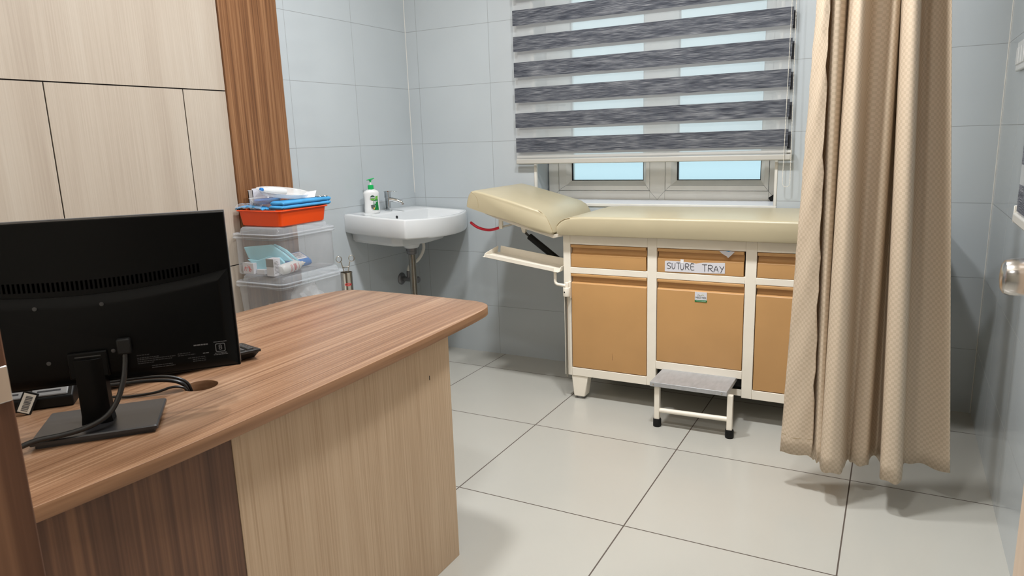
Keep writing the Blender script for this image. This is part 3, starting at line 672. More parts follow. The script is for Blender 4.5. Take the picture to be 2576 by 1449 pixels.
MB().lathe([(.034, XL), (.034, XL + .004), (.026, XL + .012), (.013, XL + .014), (.013, XL + .085)], (0, 1.262, .43), 'X', 28).build('valve_body', 'dark_metal', va)
MB().lathe([(.016, XL + .085), (.019, XL + .09), (.019, XL + .115), (.015, XL + .12)], (0, 1.262, .43), 'X', 10).build('valve_handle', 'dark_metal', va)
MB().tube([(XL + .05, 1.262, .43), (XL + .05, 1.262, .475)], .010, 12).build('valve_outlet', 'dark_metal', va)
hs = tag(MB().tube(crom([(-.99, 1.235, .70), (-.985, 1.245, .66), (-.982, 1.245, .61), (-1.0, 1.225, .56), (-1.045, 1.235, .53), (-1.09, 1.255, .51), (XL + .05, 1.262, .48)], 6), .0085, 12).build('supply_hose', 'rubber_white'), 'off-white water hose curving from basin down to the angle valve', 'hose')
# tap
TX, TY = -1.085, 1.095; tz = zt(TX, TY) - .001
tp = thing('basin_tap', (TX, TY, tz), 'chrome pillar tap with lever on the washbasin ledge', 'tap')
MB().box(TX - .0150, TX + .0150, TY - .0150, TY + .0150, tz, tz + .006).build('base_plate', 'chrome', tp, bevel=.0015)
MB().loft([rrect(TX - .0115, TX + .0115, TY - .0115, TY + .0115, .004, tz + h) for h in (.006, .070)]).build('tap_body', 'chrome', tp, bevel=.0006)
MB().loft([rrect(TX - .0135, TX + .0135, TY - .0135, TY + .0135, .003, tz + .070 + h) for h in (0, .003, .030)]).build('cartridge_cap', 'chrome', tp, bevel=.0006)
lo = Vector((.90, .43, 0)).normalized(); sd = Vector((-lo.y, lo.x, 0))
def along(d, s, h): return Vector((TX, TY, tz)) + lo * d + sd * s + Vector((0, 0, h))
b = MB(); b.loft([[along(d, -w, h0), along(d, w, h0), along(d, w, h1), along(d, -w, h1)] for d, w, h0, h1 in ((-.018, .0125, .0995, .1025), (-.004, .0145, .0998, .1055), (.022, .013, .1015, .1050), (.050, .008, .0965, .0985))]); b.build('lever', 'chrome', tp, bevel=.001)
b = MB(); b.tube([along(.004, 0, .060), along(.024, 0, .0585), along(.05, 0, .052), along(.070, 0, .044), along(.076, 0, .037)], [.0115, .0115, .0105, .0098, .0092], 18); b.build('spout', 'chrome', tp)
MB().tube([along(.0755, 0, .0375), along(.0785, 0, .030)], .0078, 16).build('aerator', 'satin', tp)
# hand wash bottle
HX, HY = -1.085, .962; hz0 = zt(HX, HY) - .0012
hw = thing('hand_wash_bottle', (HX, HY, hz0), 'white pump bottle with green cap and label on the washbasin ledge', 'soap bottle')
nv = Vector((.74, -.67, 0)).normalized(); wv = Vector((.67, .74, 0)).normalized()      # label faces nv
def oval(a, bb, z, n=36, p=2.6):
    a, bb, z = a * .92, bb * .92, z * .94; out = []
    for i in range(n):
        t_ = 2 * math.pi * i / n; c, s = math.cos(t_), math.sin(t_)
        u = a * abs(c) ** (2 / p) * (1 if c > 0 else -1); v_ = bb * abs(s) ** (2 / p) * (1 if s > 0 else -1)
        q = Vector((HX, HY, hz0 + z)) + wv * u + nv * v_; out.append(q)
    return out
MB().loft([oval(.041, .023, 0), oval(.0425, .0245, .003), oval(.0415, .024, .03), oval(.0395, .0235, .06), oval(.0405, .0235, .085), oval(.043, .024, .104), oval(.0425, .0235, .111), oval(.037, .021, .119), oval(.024, .017, .125), oval(.015, .015, .128)]).build('bottle', 'pure_white', hw)
MB().lathe([(r_ * .92, z_ * .94) for r_, z_ in [(.0155, .126), (.0165, .128), (.016, .149), (.0145, .1505), (.010, .152)]], (HX, HY, hz0), 'Z', 28).build('cap_collar', 'green', hw)
MB().lathe([(r_ * .92, z_ * .94) for r_, z_ in [(.0065, .151), (.006, .158), (.004, .160), (.004, .171)]], (HX, HY, hz0), 'Z', 16).build('pump_stem', 'pure_white', hw)
b = MB(); b.lathe([(.0042, .156), (.0051, .1617), (.0074, .1664)], (HX, HY, hz0), 'Z', 16)
b.loft([[Vector((HX, HY, hz0)) + wv * (d * .92) + nv * (w * .92 * math.cos(a)) + Vector((0, 0, h * .94 + w * .33 * math.sin(a))) for a in [2 * math.pi * i / 12 for i in range(12)]] for d, w, h in ((-.021, .004, .1775), (-.012, .009, .179), (.0, .0115, .181), (.012, .010, .1835), (.0215, .006, .186))])
b.build('pump_head', 'green', hw)
def lab(pts, name, m, off, parent):
    """flat printed patch following the bottle front; pts in (u across, z up)"""
    b = MB(); fr = [Vector((HX, HY, hz0 + z * .94)) + wv * (u * .92) + nv * (.0219 + off - 4.0 * u * u * (.35)) for u, z in pts]
    bk = [p - nv * .0006 for p in fr]; b.loft([fr, bk]); return b.build(name, m, parent, smooth=False)
lbl = lab([(.004, .017), (.0325, .017), (.031, .05), (.030, .075), (.004, .068)], 'label', 'label_green', .0022, hw)
lab([(.004, .068), (.030, .075), (.0305, .094), (.012, .088)], 'label_fade', 'label_olive', .0020, hw)
circ = lambda r, u0, z0, a0=0, a1=360, n=20: [(u0 + r * math.cos(math.radians(a0 + (a1 - a0) * i / n)), z0 + r * math.sin(math.radians(a0 + (a1 - a0) * i / n))) for i in range(n + (0 if a1 - a0 == 360 else 1))]
lab(circ(.0145, .002, .083), 'emblem_rim', 'pure_white', .0026, hw)
lab(circ(.0132, .002, .0835, 8, 172), 'emblem', 'label_dark', .0030, hw)
lab(circ(.0132, .002, .0825, 188, 352), 'emblem', 'label_olive', .0030, hw)
lab([(-.0125, .0795), (.0165, .0795), (.0165, .0870), (-.0125, .0870)], 'emblem_band', 'pure_white', .0034, hw)
text('Dettol', .0090, frame_mtx(Vector((HX, HY, hz0 + .0782)) + wv * .0018 + nv * .0260, wv, (0, 0, 1)), 'lettering', 'label_dark', hw)
lab([(-.011, .046), (.003, .048), (.014, .045), (.013, .030), (.003, .017), (-.009, .028)], 'shield_rim', 'paper', .0030, hw)
lab([(-.0095, .0445), (.003, .0465), (.0125, .0437), (.0115, .031), (.003, .0195), (-.0075, .029)], 'shield', 'dark_grey_ink', .0034, hw)
lab([(.002, .030), (.012, .032), (.010, .022), (.005, .019)], 'shield_tip', 'gold', .0038, hw)
for (u0, u1, z0) in ((.005, .027, .0625), (.005, .019, .0570), (.005, .018, .0520)): lab([(u0, z0), (u1, z0), (u1, z0 + .0034), (u0, z0 + .0034)], 'printed_line', 'paper', .0026, hw)
# ------------------------------------------------------------------ desk
DZ0, DZ1 = .672, .697
desk = thing('desk', (-.1, -.8, 0), 'walnut topped desk with rounded end and light oak front panel', 'desk')
outp = crom([(p[0], p[1], 0) for p in [(.222, -1.545), (.2341, -1.433), (.2505, -1.25), (.2561, -1.097), (.258, -.85), (.2551, -.6136), (.2475, -.38), (.2400, -.23), (.2290, -.150), (.205, -.112), (.165, -.092), (.1314, -.0879), (.0, -.079), (-.1506, -.0775), (-.26, -.079), (-.3279, -.0865), (-.362, -.110), (-.3846, -.160), (-.415, -.24), (-.4352, -.3226), (-.4447, -.4776), (-.45, -.7), (-.45, -1.545)]], 5)
def slab(name, outline, holes, z0, z1, m, parent, bev=.002):
    cuv = bpy.data.curves.new('slab', 'CURVE'); cuv.dimensions = '2D'; cuv.fill_mode = 'BOTH'; cuv.extrude = (z1 - z0) / 2 - bev; cuv.bevel_depth = bev; cuv.bevel_resolution = 2
    for ring in [outline] + holes:
        s = cuv.splines.new('POLY'); s.points.add(len(ring) - 1); s.use_cyclic_u = True
        for q, p in zip(s.points, ring): q.co = (p[0], p[1], 0, 1)
    o = bpy.data.objects.new('slab', cuv); COL.objects.link(o)
    me = bpy.data.meshes.new_from_object(o.evaluated_get(bpy.context.evaluated_depsgraph_get())); bpy.data.objects.remove(o); bpy.data.curves.remove(cuv)
    me.transform(Matrix.Translation((0, 0, (z0 + z1) / 2)))
    b = MB(); b.bm.from_mesh(me); bpy.data.meshes.remove(me); bmesh.ops.remove_doubles(b.bm, verts=b.bm.verts, dist=1e-5)
    b.bm.normal_update()
    for fc in b.bm.faces: fc.material_index = 0 if abs(fc.normal.z) > .9 else 1
    return b.build(name, m, parent, angle=28)
HOLE = (.016, -.974)
hole = [(HOLE[0] + .036 * math.cos(2 * math.pi * i / 28), HOLE[1] + .036 * math.sin(2 * math.pi * i / 28)) for i in range(28)]
slab('desktop', outp, [hole], DZ0, DZ1, ['desktop', 'edge'], desk, .0012)
MB().box(.2045, .2225, -1.077, -.3495, 0, DZ0).build('front_panel', 'oak', desk, bevel=.001)['label'] = 'light oak front panel'
b = MB(); b.box(.2045, .2215, -1.545, -1.0775, 0, DZ0); b.build('pedestal_panel', 'walnut_dark', desk, bevel=.001)['label'] = 'dark walnut front panel'
b = MB(); b.box(-.36, .2045, -.405, -.385, .0, DZ0); b.build('side_panel', 'oak', desk, bevel=.001)
b = MB(); b.box(-.40, .2045, -1.545, -1.20, .0, .14); b.box(-.40, .2045, -1.545, -1.53, .14, DZ0); b.box(-.40, -.385, -1.53, -1.20, .14, DZ0); b.box(-.385, .2045, -1.215, -1.20, .14, DZ0); b.build('pedestal', 'walnut_dark', desk, bevel=.001)
b = MB(); b.box(.2222, .2231, -.4475, -.4455, .566, .578); b.build('dowel_hole', 'groove', desk, smooth=False)

# ------------------------------------------------------------------ monitor, seen from behind
wa = Vector((.67, .742, 0)).normalized(); nb = Vector((wa.y, -wa.x, 0))
MC = Vector((.042, -1.198, 0))
def MP(s_, n_, z): return MC + wa * s_ + nb * n_ + Vector((0, 0, z))
MF = Matrix(((wa.x, nb.x, 0, MC.x), (wa.y, nb.y, 0, MC.y), (0, 0, 1, 0), (0, 0, 0, 1)))
mon = thing('computer_monitor', (MC.x, MC.y, DZ1), 'black flat screen monitor on a square foot, back turned to the doorway', 'monitor')
b = MB(); b.X = MF
S0, S1, Z0, Z1 = -.256, .2395, .778, 1.0685
# thin upper shell, bulged lower shell with a curved shoulder
b.box(S0, S1, -.030, -.006, Z0, Z1)
sh = b.build('back_shell', 'black_shell', mon, bevel=.002)
b = MB(); b.X = MF
n = 24; shoulder = [(S0 + .004 + (S1 - S0 - .008) * i / n, .938 + .026 * (2 * abs(i / n - .5)) ** 2 * 1.0) for i in range(n + 1)]
out = [(S0 + .004, Z0 + .004), (S1 - .004, Z0 + .004)] + shoulder[::-1]
def inset(pts, e):
    cx_ = sum(p[0] for p in pts) / len(pts); cz_ = .87
    return [(p[0] + (e if p[0] < cx_ else -e) * min(1, abs(p[0] - cx_) * 12), p[1] + (e if p[1] < cz_ else -e)) for p in pts]
b.loft([[(p[0], -.008, p[1]) for p in out], [(p[0], -.004, p[1]) for p in out], [(p[0], .010, p[1]) for p in inset(out, .014)], [(p[0], .012, p[1]) for p in inset(out, .02)]])
lowr = b.build('lower_cover', 'black_shell', mon, angle=30)
b = MB(); b.X = MF
for i in range(58):
    s_ = S0 + .03 + i * .0072
    zc = .948 + .022 * (2 * abs((s_ - S0) / (S1 - S0) - .5)) ** 2
    b.box(s_, s_ + .0034, -.0062, -.0052, zc, zc + .016)
b.build('vent_slots', 'vent', mon, smooth=False)
b = MB(); b.X = MF; b.box(S0, S1, -.038, -.030, Z0, Z1 + .0015); b.build('bezel', 'bezel_grey', mon, bevel=.001)
b = MB(); b.X = MF; b.box(S0 + .006, S1 - .006, -.0395, -.0378, Z0 + .016, Z1 - .006); b.build('screen', 'black_gloss', mon, smooth=False)
for (s_, z) in ((.028, .938 - .015), (-.072, .925), (.035, .838), (-.065, .828)):
    b = MB(); b.X = MF; b.lathe([(.0032, .0115), (.0036, .0132), (.002, .0134)], (s_, 0, z), 'Y', 12); b.build('mount_screw', 'charcoal', mon)
b = MB(); b.X = MF
b.box(-.036, .026, .010, .020, .795, .842); b.build('neck_socket', 'black_shell', mon, bevel=.003)
b = MB(); b.X = MF; b.box(-.024, .016, .0195, .0205, .8335, .8352); b.build('neck_button', 'charcoal', mon)
b = MB(); b.X = MF; cxn = -.005
b.loft([[(cxn + dx, .004 + dy, z) for dx, dy in ((-w, -.010), (w, -.010), (w * .95, .016), (w * .5, .022), (-w * .5, .022), (-w * .95, .016))] for w, z in ((.026, DZ1 + .0145), (.024, DZ1 + .03), (.0235, .83))])
b.build('neck', 'black_shell', mon, bevel=.001)
b = MB(); b.X = MF
bs0, bs1, bn0, bn1 = -.098, .096, -.075, .072
b.loft([rrect(bs0 + .006, bs1 - .006, bn0 + .006, bn1 - .006, .004, DZ1 + .0001), rrect(bs0 + .006, bs1 - .006, bn0 + .006, bn1 - .006, .004, DZ1 + .006), rrect(bs0, bs1, bn0, bn1, .004, DZ1 + .0075), rrect(bs0, bs1, bn0, bn1, .004, DZ1 + .0125), rrect(bs0 + .002, bs1 - .002, bn0 + .002, bn1 - .002, .004, DZ1 + .0145)])
b.build('foot', 'charcoal', mon)
# printed rating plate, small type only
def mprint(name, rows, m):
    b = MB(); b.X = MF
    for (s0, s1, z, h) in rows:
        s_ = s0
        while s_ < s1:
            w = random.uniform(.002, .006); b.box(s_, min(s_ + w, s1), .0118, .0124, z, z + h); s_ += w + .0009
    return b.build(name, m, mon, smooth=False)
PS, PZ = .070, .8025
mprint('small_print', [(PS, PS + .02, PZ + .0205, .0014), (PS, PS + .035, PZ + .0155, .0013), (PS, PS + .062, PZ + .0125, .0013), (PS + .066, PS + .087, PZ + .0145, .0013), (PS, PS + .056, PZ + .0090, .0013), (PS + .066, PS + .095, PZ + .011, .0013), (PS, PS + .026, PZ + .0055, .0013), (PS + .022, PS + .056, PZ - .001, .0013), (PS + .022, PS + .060, PZ - .0045, .0013), (PS + .082, PS + .112, PZ + .0045, .0013), (PS + .09, PS + .112, PZ + .001, .0013), (PS + .09, PS + .112, PZ - .0025, .0013)], 'print_dim')
mprint('bright_print', [(PS + .108, PS + .118, PZ + .0105, .0016), (PS + .094, PS + .118, PZ + .0265, .0022), (PS + .128, PS + .150, PZ + .029, .0012), (PS + .126, PS + .150, PZ + .0050, .0012), (PS + .128, PS + .148, PZ + .0078, .001)], 'print')
b = MB(); b.X = MF; q = [rrect(PS + .130, PS + .147, PZ + .0105, PZ + .0265, .003, 0), rrect(PS + .1313, PS + .1457, PZ + .0118, PZ + .0252, .002, 0)]
b.loft([[(p[0], y_, p[1]) for p in r_] for r_, y_ in ((q[0], .0117), (q[0], .0124), (q[1], .0124), (q[1], .0117))], False, False); b.build('mark_frame', 'print', mon, smooth=False)
text('8', .0135, frame_mtx(MP(PS + .1385, .0126, PZ + .0185), wa, (0, 0, 1)), 'mark_figure', 'print', mon)
# thick video cable out of the back, down over the foot
vc = crom([MP(.054, .020, .835), MP(.052, .024, .815), MP(.048, .034, .79), MP(.036, .046, .757), MP(.018, .058, .735), MP(-.012, .066, .7225), MP(-.050, .072, .7175), MP(-.085, .078, .7165), MP(-.118, .085, .708), MP(-.150, .092, .7022), MP(-.20, .10, .7022)], 6)
vo = tag(MB().tube(vc, .0046, 12).build('video_cable', 'cable'), 'thick black cable drooping from monitor back across its foot', 'cable', 'desk cables')
b = MB(); b.X = MF; b.box(.043, .065, .0125, .027, .832, .860); b.build('plug', 'black_matte', vo, bevel=.003)
# keyboard, only its right end showing past the monitor
kb = thing('keyboard', (-.13, -.95, DZ1), 'black keyboard peeking out beyond the monitor edge', 'keyboard')
ku = Vector((math.cos(math.radians(67.2)), math.sin(math.radians(67.2)), 0)); kv = Vector((ku.y, -ku.x, 0))
KM = Matrix(((ku.x, kv.x, 0, -.0092), (ku.y, kv.y, 0, -.7842), (0, 0, 1, 0), (0, 0, 0, 1)))
KL, KD = .340, .130
ktop = lambda y: .7218 + .10 * y
def krect(e, dz, zf=None):
    return [(x, y, (ktop(y) + dz) if zf is None else zf) for x, y in ((-KL + e, -KD + e), (-e, -KD + e), (-e, -e), (-KL + e, -e))]
b = MB(); b.X = KM
b.loft([krect(.013, 0, .7002), krect(.0035, -.0075), krect(.0, -.0065), krect(0, -.001), krect(.001, 0)])
b.build('keyboard_body', 'black_kb', kb, bevel=.0008)
b = MB(); b.X = KM
for r in range(6):
    y1 = -.012 - r * .0188
    for c in range(16):
        if r == 1 and c > 12: continue
        x1 = -.012 - c * .0198; w = .0165
        b.loft([[(x1 - w, y1 - .0155, ktop(y1 - .0155) - .001), (x1, y1 - .0155, ktop(y1 - .0155) - .001), (x1, y1, ktop(y1) - .001), (x1 - w, y1, ktop(y1) - .001)],
                [(x1 - w + .0015, y1 - .014, ktop(y1 - .014) + .0036), (x1 - .0015, y1 - .014, ktop(y1 - .014) + .0036), (x1 - .0015, y1 - .0015, ktop(y1) + .0036), (x1 - w + .0015, y1 - .0015, ktop(y1) + .0036)]])
b.build('keys', 'black_kb', kb, bevel=.0008)
for x in (-.05, -KL + .05):
    b = MB(); b.X = KM; b.box(x - .012, x + .012, -.034, -.018, DZ1 + .0002, .7005); b.build('foot', 'black', kb)
# multi-socket strip lying behind the monitor
ps = thing('power_strip', tuple(MP(-.20, -.195, DZ1)), 'black multi-socket extension strip lying on the desk under the monitor', 'power strip')
b = MB(); b.X = MF; b.prism([(-.150, DZ1), (-.150, DZ1 + .022), (-.192, DZ1 + .0455), (-.215, DZ1 + .0455), (-.215, DZ1)], 'X', -.370, -.078); b.build('strip_body', 'black', ps, bevel=.003)
SM = MF @ Matrix.Translation((0, -.171, DZ1 + .0340)) @ Matrix.Rotation(math.radians(-29.2), 4, 'X')
for s_ in (-.362, -.291, -.220, -.149):
    b = MB(); b.X = SM; b.box(s_, s_ + .062, -.020, .020, -.001, .0028); so = b.build('socket', 'grey_plastic', ps, bevel=.002)
    b = MB(); b.X = SM
    b.box(s_ + .010, s_ + .050, .007, .011, .0025, .0032); b.box(s_ + .012, s_ + .024, -.012, -.003, .0025, .0032); b.box(s_ + .036, s_ + .048, -.012, -.003, .0025, .0032); b.build('socket_slots', 'gasket', so, smooth=False)
ad = thing('cable_tag', tuple(MP(-.165, -.128, DZ1)), 'black tag with pale barcode sticker hanging in front of the power strip', 'tag')
AX = MF @ Matrix.Translation((-.160, -.128, DZ1)) @ Matrix.Rotation(math.radians(24), 4, 'Y') @ Matrix.Rotation(math.radians(18), 4, 'X')
b = MB(); b.X = AX; b.box(-.013, .013, -.004, .004, .004, .046); b.build('tag_body', 'black', ad, bevel=.001)
b = MB(); b.X = AX; b.box(-.010, .010, .0041, .0046, .006, .042); st_ = b.build('barcode_sticker', 'rubber_white', ad, smooth=False)
b = MB(); b.X = AX
for i in range(10): b.box(-.005, .006, .0047, .0050, .009 + i * .003, .0105 + i * .003 + (i % 3) * .0004)
b.build('barcode', 'print', st_, smooth=False)
def cable(pts, r, label): return tag(MB().tube(crom(pts, 6), r, 10).build('desk_cable', 'cable'), label, 'cable', 'desk cables')
hx, hy = HOLE
cable([MP(-.066, -.172, .722), MP(.005, -.166, .723), MP(.050, -.160, .724), MP(.085, -.156, .722), MP(.108, -.155, .716), MP(.122, -.157, .704), MP(.128, -.160, .68)], .0040, 'thickest black cable arching from power strip into the desk hole')
cable([MP(-.066, -.186, .724), MP(.005, -.178, .7265), MP(.050, -.172, .728), MP(.088, -.167, .726), MP(.112, -.166, .718), MP(.1265, -.168, .704), MP(.132, -.170, .68)], .0034, 'slim black cable behind the thick one, arching into the desk hole')
cable([MP(-.066, -.158, .712), MP(.0, -.150, .7015), MP(.035, -.146, .7005), MP(.070, -.144, .703), MP(.100, -.145, .709), MP(.1215, -.148, .702), MP(.128, -.1505, .68)], .0026, 'thinnest black cable lying low on the desk before the hole')

# ------------------------------------------------------------------ storage boxes with contents, tray and canister
tb = thing('side_table', (-.91, .27, 0), 'small white metal table standing hidden behind the desk', 'side table')
MB().box(-1.115, -.715, .045, .51, .420, .438).build('table_top', 'white_trim', tb, bevel=.003)
for x in (-1.095, -.735):
    for y in (.065, .49): MB().tube([(x, y, 0), (x, y, .42)], .011, 12).build('leg', 'cream_metal', tb)
def tub(x0, x1, y0, y1, z0, z1, taper, label):
    t = thing('storage_box', ((x0 + x1) / 2, (y0 + y1) / 2, z0), label, 'storage box')
    e = taper; b = MB()
    b.loft([rrect(x0 + e + .006, x1 - e - .006, y0 + e + .006, y1 - e - .006, .02, z0 + .0005), rrect(x0 + e, x1 - e, y0 + e, y1 - e, .022, z0 + .006), rrect(x0 + .010, x1 - .010, y0 + .010, y1 - .010, .030, z1 - .004), rrect(x0 + .003, x1 - .003, y0 + .003, y1 - .003, .034, z1)], True, False)
    b.build('tub', 'box_clear', t, angle=50)
    b = MB(); R_ = lambda e, z, r=.036: rrect(x0 + e, x1 - e, y0 + e, y1 - e, max(.012, r - e * .4), z, 7)
    b.loft([R_(.004, z1 - .001), R_(0, z1 + .001), R_(-.001, z1 + .0055), R_(.0015, z1 + .0075), R_(.0015, z1 + .0125), R_(0, z1 + .0145), R_(.001, z1 + .019), R_(.006, z1 + .021), R_(.016, z1 + .0165), R_(.022, z1 + .018), R_(.027, z1 + .038), R_(.034, z1 + .044), R_(.044, z1 + .045)], False, True)
    b.build('lid', 'lid_clear', t, angle=60)
    return t
tub(-1.1145, -.829, .072, .462, .4385, .6255, .022, 'lower clear plastic storage box holding crumpled plastic bags')
tub(-1.1155, -.846, .083, .432, .6712, .8215, .012, 'upper clear plastic storage box under the orange tray')
# inside the upper box
ZB = .6722
PM = Matrix.Translation((-1.074, .128, 0)) @ Matrix.Rotation(math.radians(19), 4, 'Z')
def padp(pts, y0, y1, r=.004): 
    b = MB(); b.X = PM; b.prism(pts, 'Y', y0, y1); return b
pad = padp([(.002, .735), (.046, .700), (.086, .698), (.150, .719), (.200, .7195), (.160, .757), (.132, .776), (.114, .7895), (-.014, .7805)], .002, .014).build('folded_underpad', 'aqua_pad', bevel=.005); tag(pad, 'folded pale blue pad leaning inside upper storage box', 'underpad')
padp([(.110, .7860), (.130, .774), (.158, .755), (.204, .7195), (.218, .7185), (.212, .726), (.168, .766), (.136, .783), (.118, .790)], .0145, .0225).build('fold', 'aqua_pad', pad, bevel=.003)
padp([(.004, .732), (.050, .727), (.098, .742), (.150, .738), (.170, .716), (.130, .6745), (.046, .6745), (.040, .700)], -.012, .000).build('flap', 'aqua_pad', pad, bevel=.004)
def carton(x, y, w, d, h, rz, lean, label, prints):
    t = thing('small_carton', (x, y, ZB), label, 'carton')
    X_ = Matrix.Translation((x, y, ZB)) @ Matrix.Rotation(rz, 4, 'Z')
    b = MB(); b.X = X_; b.box(-w / 2, w / 2, -d / 2, d / 2, .0004, h); b.build('carton_body', 'paper', t, bevel=.0008)
    if prints:
        b = MB(); b.X = X_
        for (u0, v0, u1, v1) in prints: b.tube([(u0, -d / 2 - .0003, v0), (u1, -d / 2 - .0003, v1)], .0011, 5)
        b.build('printed_mark', 'red_ink', t, smooth=False)
    return t, X_
carton(-1.058, .128, .062, .030, .045, 0, 0, 'white carton with red script in the left of the upper storage box', [(-.022, .012, -.016, .030), (-.016, .030, -.010, .012), (-.020, .024, .0, .026), (.004, .010, .010, .032), (.010, .032, .016, .012), (.004, .022, .022, .018), (.0, .036, .012, .008)])
carton(-.998, .135, .046, .026, .019, 0, 0, 'low flat white carton lying between two cartons in upper storage box', None)
t, X_ = carton(-.918, .119, .037, .040, .071, .08, 0, 'upright white carton with grey print in front corner of upper storage box', None)
b = MB(); b.X = X_
for i in range(9): b.box(.0186, .0189, -.015, .012 - (i % 3) * .004, .012 + i * .0056, .0135 + i * .0056)
b.build('printed_lines', 'print', t, smooth=False)
b = MB(); b.X = X_; b.box(-.0188, .0188, -.0203, -.0200, .038, .0705); b.build('printed_panel', 'grey_plastic', t, smooth=False)
# bottle lying, red print
t = thing('saline_bottle', (-.885, .185, ZB), 'white plastic bottle with red print lying in upper storage box', 'bottle')
bx = Matrix.Translation((-.888, .125, ZB + .0225)) @ Matrix.Rotation(math.radians(-90), 4, 'X') @ Matrix.Rotation(math.radians(4), 4, 'X')
b = MB(); b.X = bx; b.lathe([(.004, 0), (.015, .002), (.0212, .010), (.022, .02), (.022, .085), (.0195, .098), (.011, .110), (.009, .113)], (0, 0, 0), 'Z', 28); b.build('bottle_body', 'pure_white', t)
b = MB(); b.X = bx; b.lathe([(.0085, .111), (.0095, .113), (.009, .124), (.004, .128), (.0025, .138)], (0, 0, 0), 'Z', 20); b.build('nozzle_cap', 'rubber_white', t)
b = MB(); b.X = bx
for i, z in enumerate((.040, .045, .056, .060, .0645, .069, .082)):
    a0, a1 = math.radians(-38), math.radians(60 - (i % 3) * 22)
    b.tube([(.0222 * math.cos(a0 + (a1 - a0) * k / 8), .0222 * math.sin(a0 + (a1 - a0) * k / 8), z) for k in range(9)], .0009 if i not in (3, 4) else .0014, 5)
b.build('printed_rings', 'red_ink', t, smooth=False)
# wipes packet
b = MB(); pc = lambda k, z: [(p[0], p[1], z) for p in rrect(-.0425 + k, .0425 - k, .205 + k * 1.2, .340 - k * 1.2, .012, 0)]
WM = Matrix.Translation((-.962, 0, ZB + .0225)) @ Matrix.Rotation(math.radians(27), 4, 'Y')
b.X = WM; b.loft([pc(.012, .0), pc(.003, .005), pc(0, .014), pc(.004, .026), pc(.014, .034)])
t = tag(b.build('wipes_packet', 'blue_pack', angle=60), 'blue wipes packet with white label in upper storage box', 'wipes packet')
b = MB(); b.X = WM; b.box(-.024, .024, .228, .318, .0338, .0349); lb_ = b.build('packet_label', 'paper', t, smooth=False)
b = MB(); b.X = WM
for i in range(5): b.box(-.016 + i * .0075, -.0145 + i * .0075, .236, .308 - (i % 2) * .012, .0350, .0354)
b.build('printed_lines', 'print', lb_, smooth=False)
def crumple(name, c, r, m, label, cat, squash=(1, 1, 1), amp=.35, seed=1, mz=None, group=None):
    rnd = random.Random(seed); b = MB(); bmesh.ops.create_icosphere(b.bm, subdivisions=4, radius=1)
    ph = [(Vector((rnd.uniform(-1, 1), rnd.uniform(-1, 1), rnd.uniform(-1, 1))).normalized() * rnd.uniform(3, 9), rnd.uniform(0, 6)) for _ in range(9)]
    for v in b.bm.verts:
        d = v.co.normalized(); k = sum(abs(math.sin(d.dot(q) + f)) for q, f in ph) / 9
        v.co = Vector((d.x * squash[0], d.y * squash[1], d.z * squash[2])) * (r * (1 - amp + 2 * amp * k)) + Vector(c)
        if mz is not None and v.co.z < mz: v.co.z = mz
    return tag(b.build(name, m, angle=40), label, cat, group)
crumple('tissue', (-1.035, .285, ZB + .024), .024, 'paper', 'crumpled tissue behind the wipes packet', 'tissue', (1, 1.3, 1.4), .3, 5, ZB + .001)
crumple('plastic_bag', (-.955, .165, .487), .060, 'bag_white', 'small crumpled clear bag toward the front of the lower storage box', 'plastic bag', (1, 1.1, .95), .3, 2, .4405)
crumple('plastic_bag', (-.965, .335, .507), .078, 'bag_white', 'tall crumpled clear bag at the rear of the lower storage box', 'plastic bag', (.9, .9, 1.1), .32, 9, .4405)

# orange tray on the upper lid
ZL = .8668
t = thing('instrument_tray', (-.985, .26, ZL), 'orange red plastic tray stacked on the upper storage box', 'tray')
TR = lambda e, z: rrect(-1.110 + e, -.858 - e, .122 + e, .402 - e, .020, z, 6)
MB().loft([TR(.020, ZL), TR(.013, ZL + .004), TR(.006, ZL + .060), TR(.0, ZL + .061), TR(-.002, ZL + .0635), TR(.0, ZL + .066), TR(.008, ZL + .066), TR(.0105, ZL + .060), TR(.017, ZL + .006), TR(.024, ZL + .003)]).build('tray_body', 'orange', t, angle=45)
ZT = ZL + .0665
def drape(name, x0, x1, y0, y1, z0, z1, label, m='blue_drape', wob=.004, seed=3, rz=0):
    rnd = random.Random(seed); b = MB(); rings = []
    n = 9; c = Vector(((x0 + x1) / 2, (y0 + y1) / 2, 0))
    for z, e in ((z0, .007), (z0 + (z1 - z0) * .2, .002), (z0 + (z1 - z0) * .5, 0), (z0 + (z1 - z0) * .8, .002), (z1, .007)):
        rg = rrect(x0 + e, x1 - e, y0 + e, y1 - e, .008, z, 5)
        rings.append([(p[0], p[1], p[2] + wob * .3 * math.sin(i * 1.3 + seed)) for i, p in enumerate(rg)])
    b.loft(rings); return tag(b.build(name, m, angle=60), label, 'drape')
drape('folded_drape', -.950, -.868, .150, .432, ZT + .001, ZT + .0155, 'lower blue folded cloth along the right rim of the orange tray')
drape('folded_drape', -.948, -.870, .158, .436, ZT + .0165, ZT + .032, 'upper blue folded cloth under the white paper slip', seed=8)
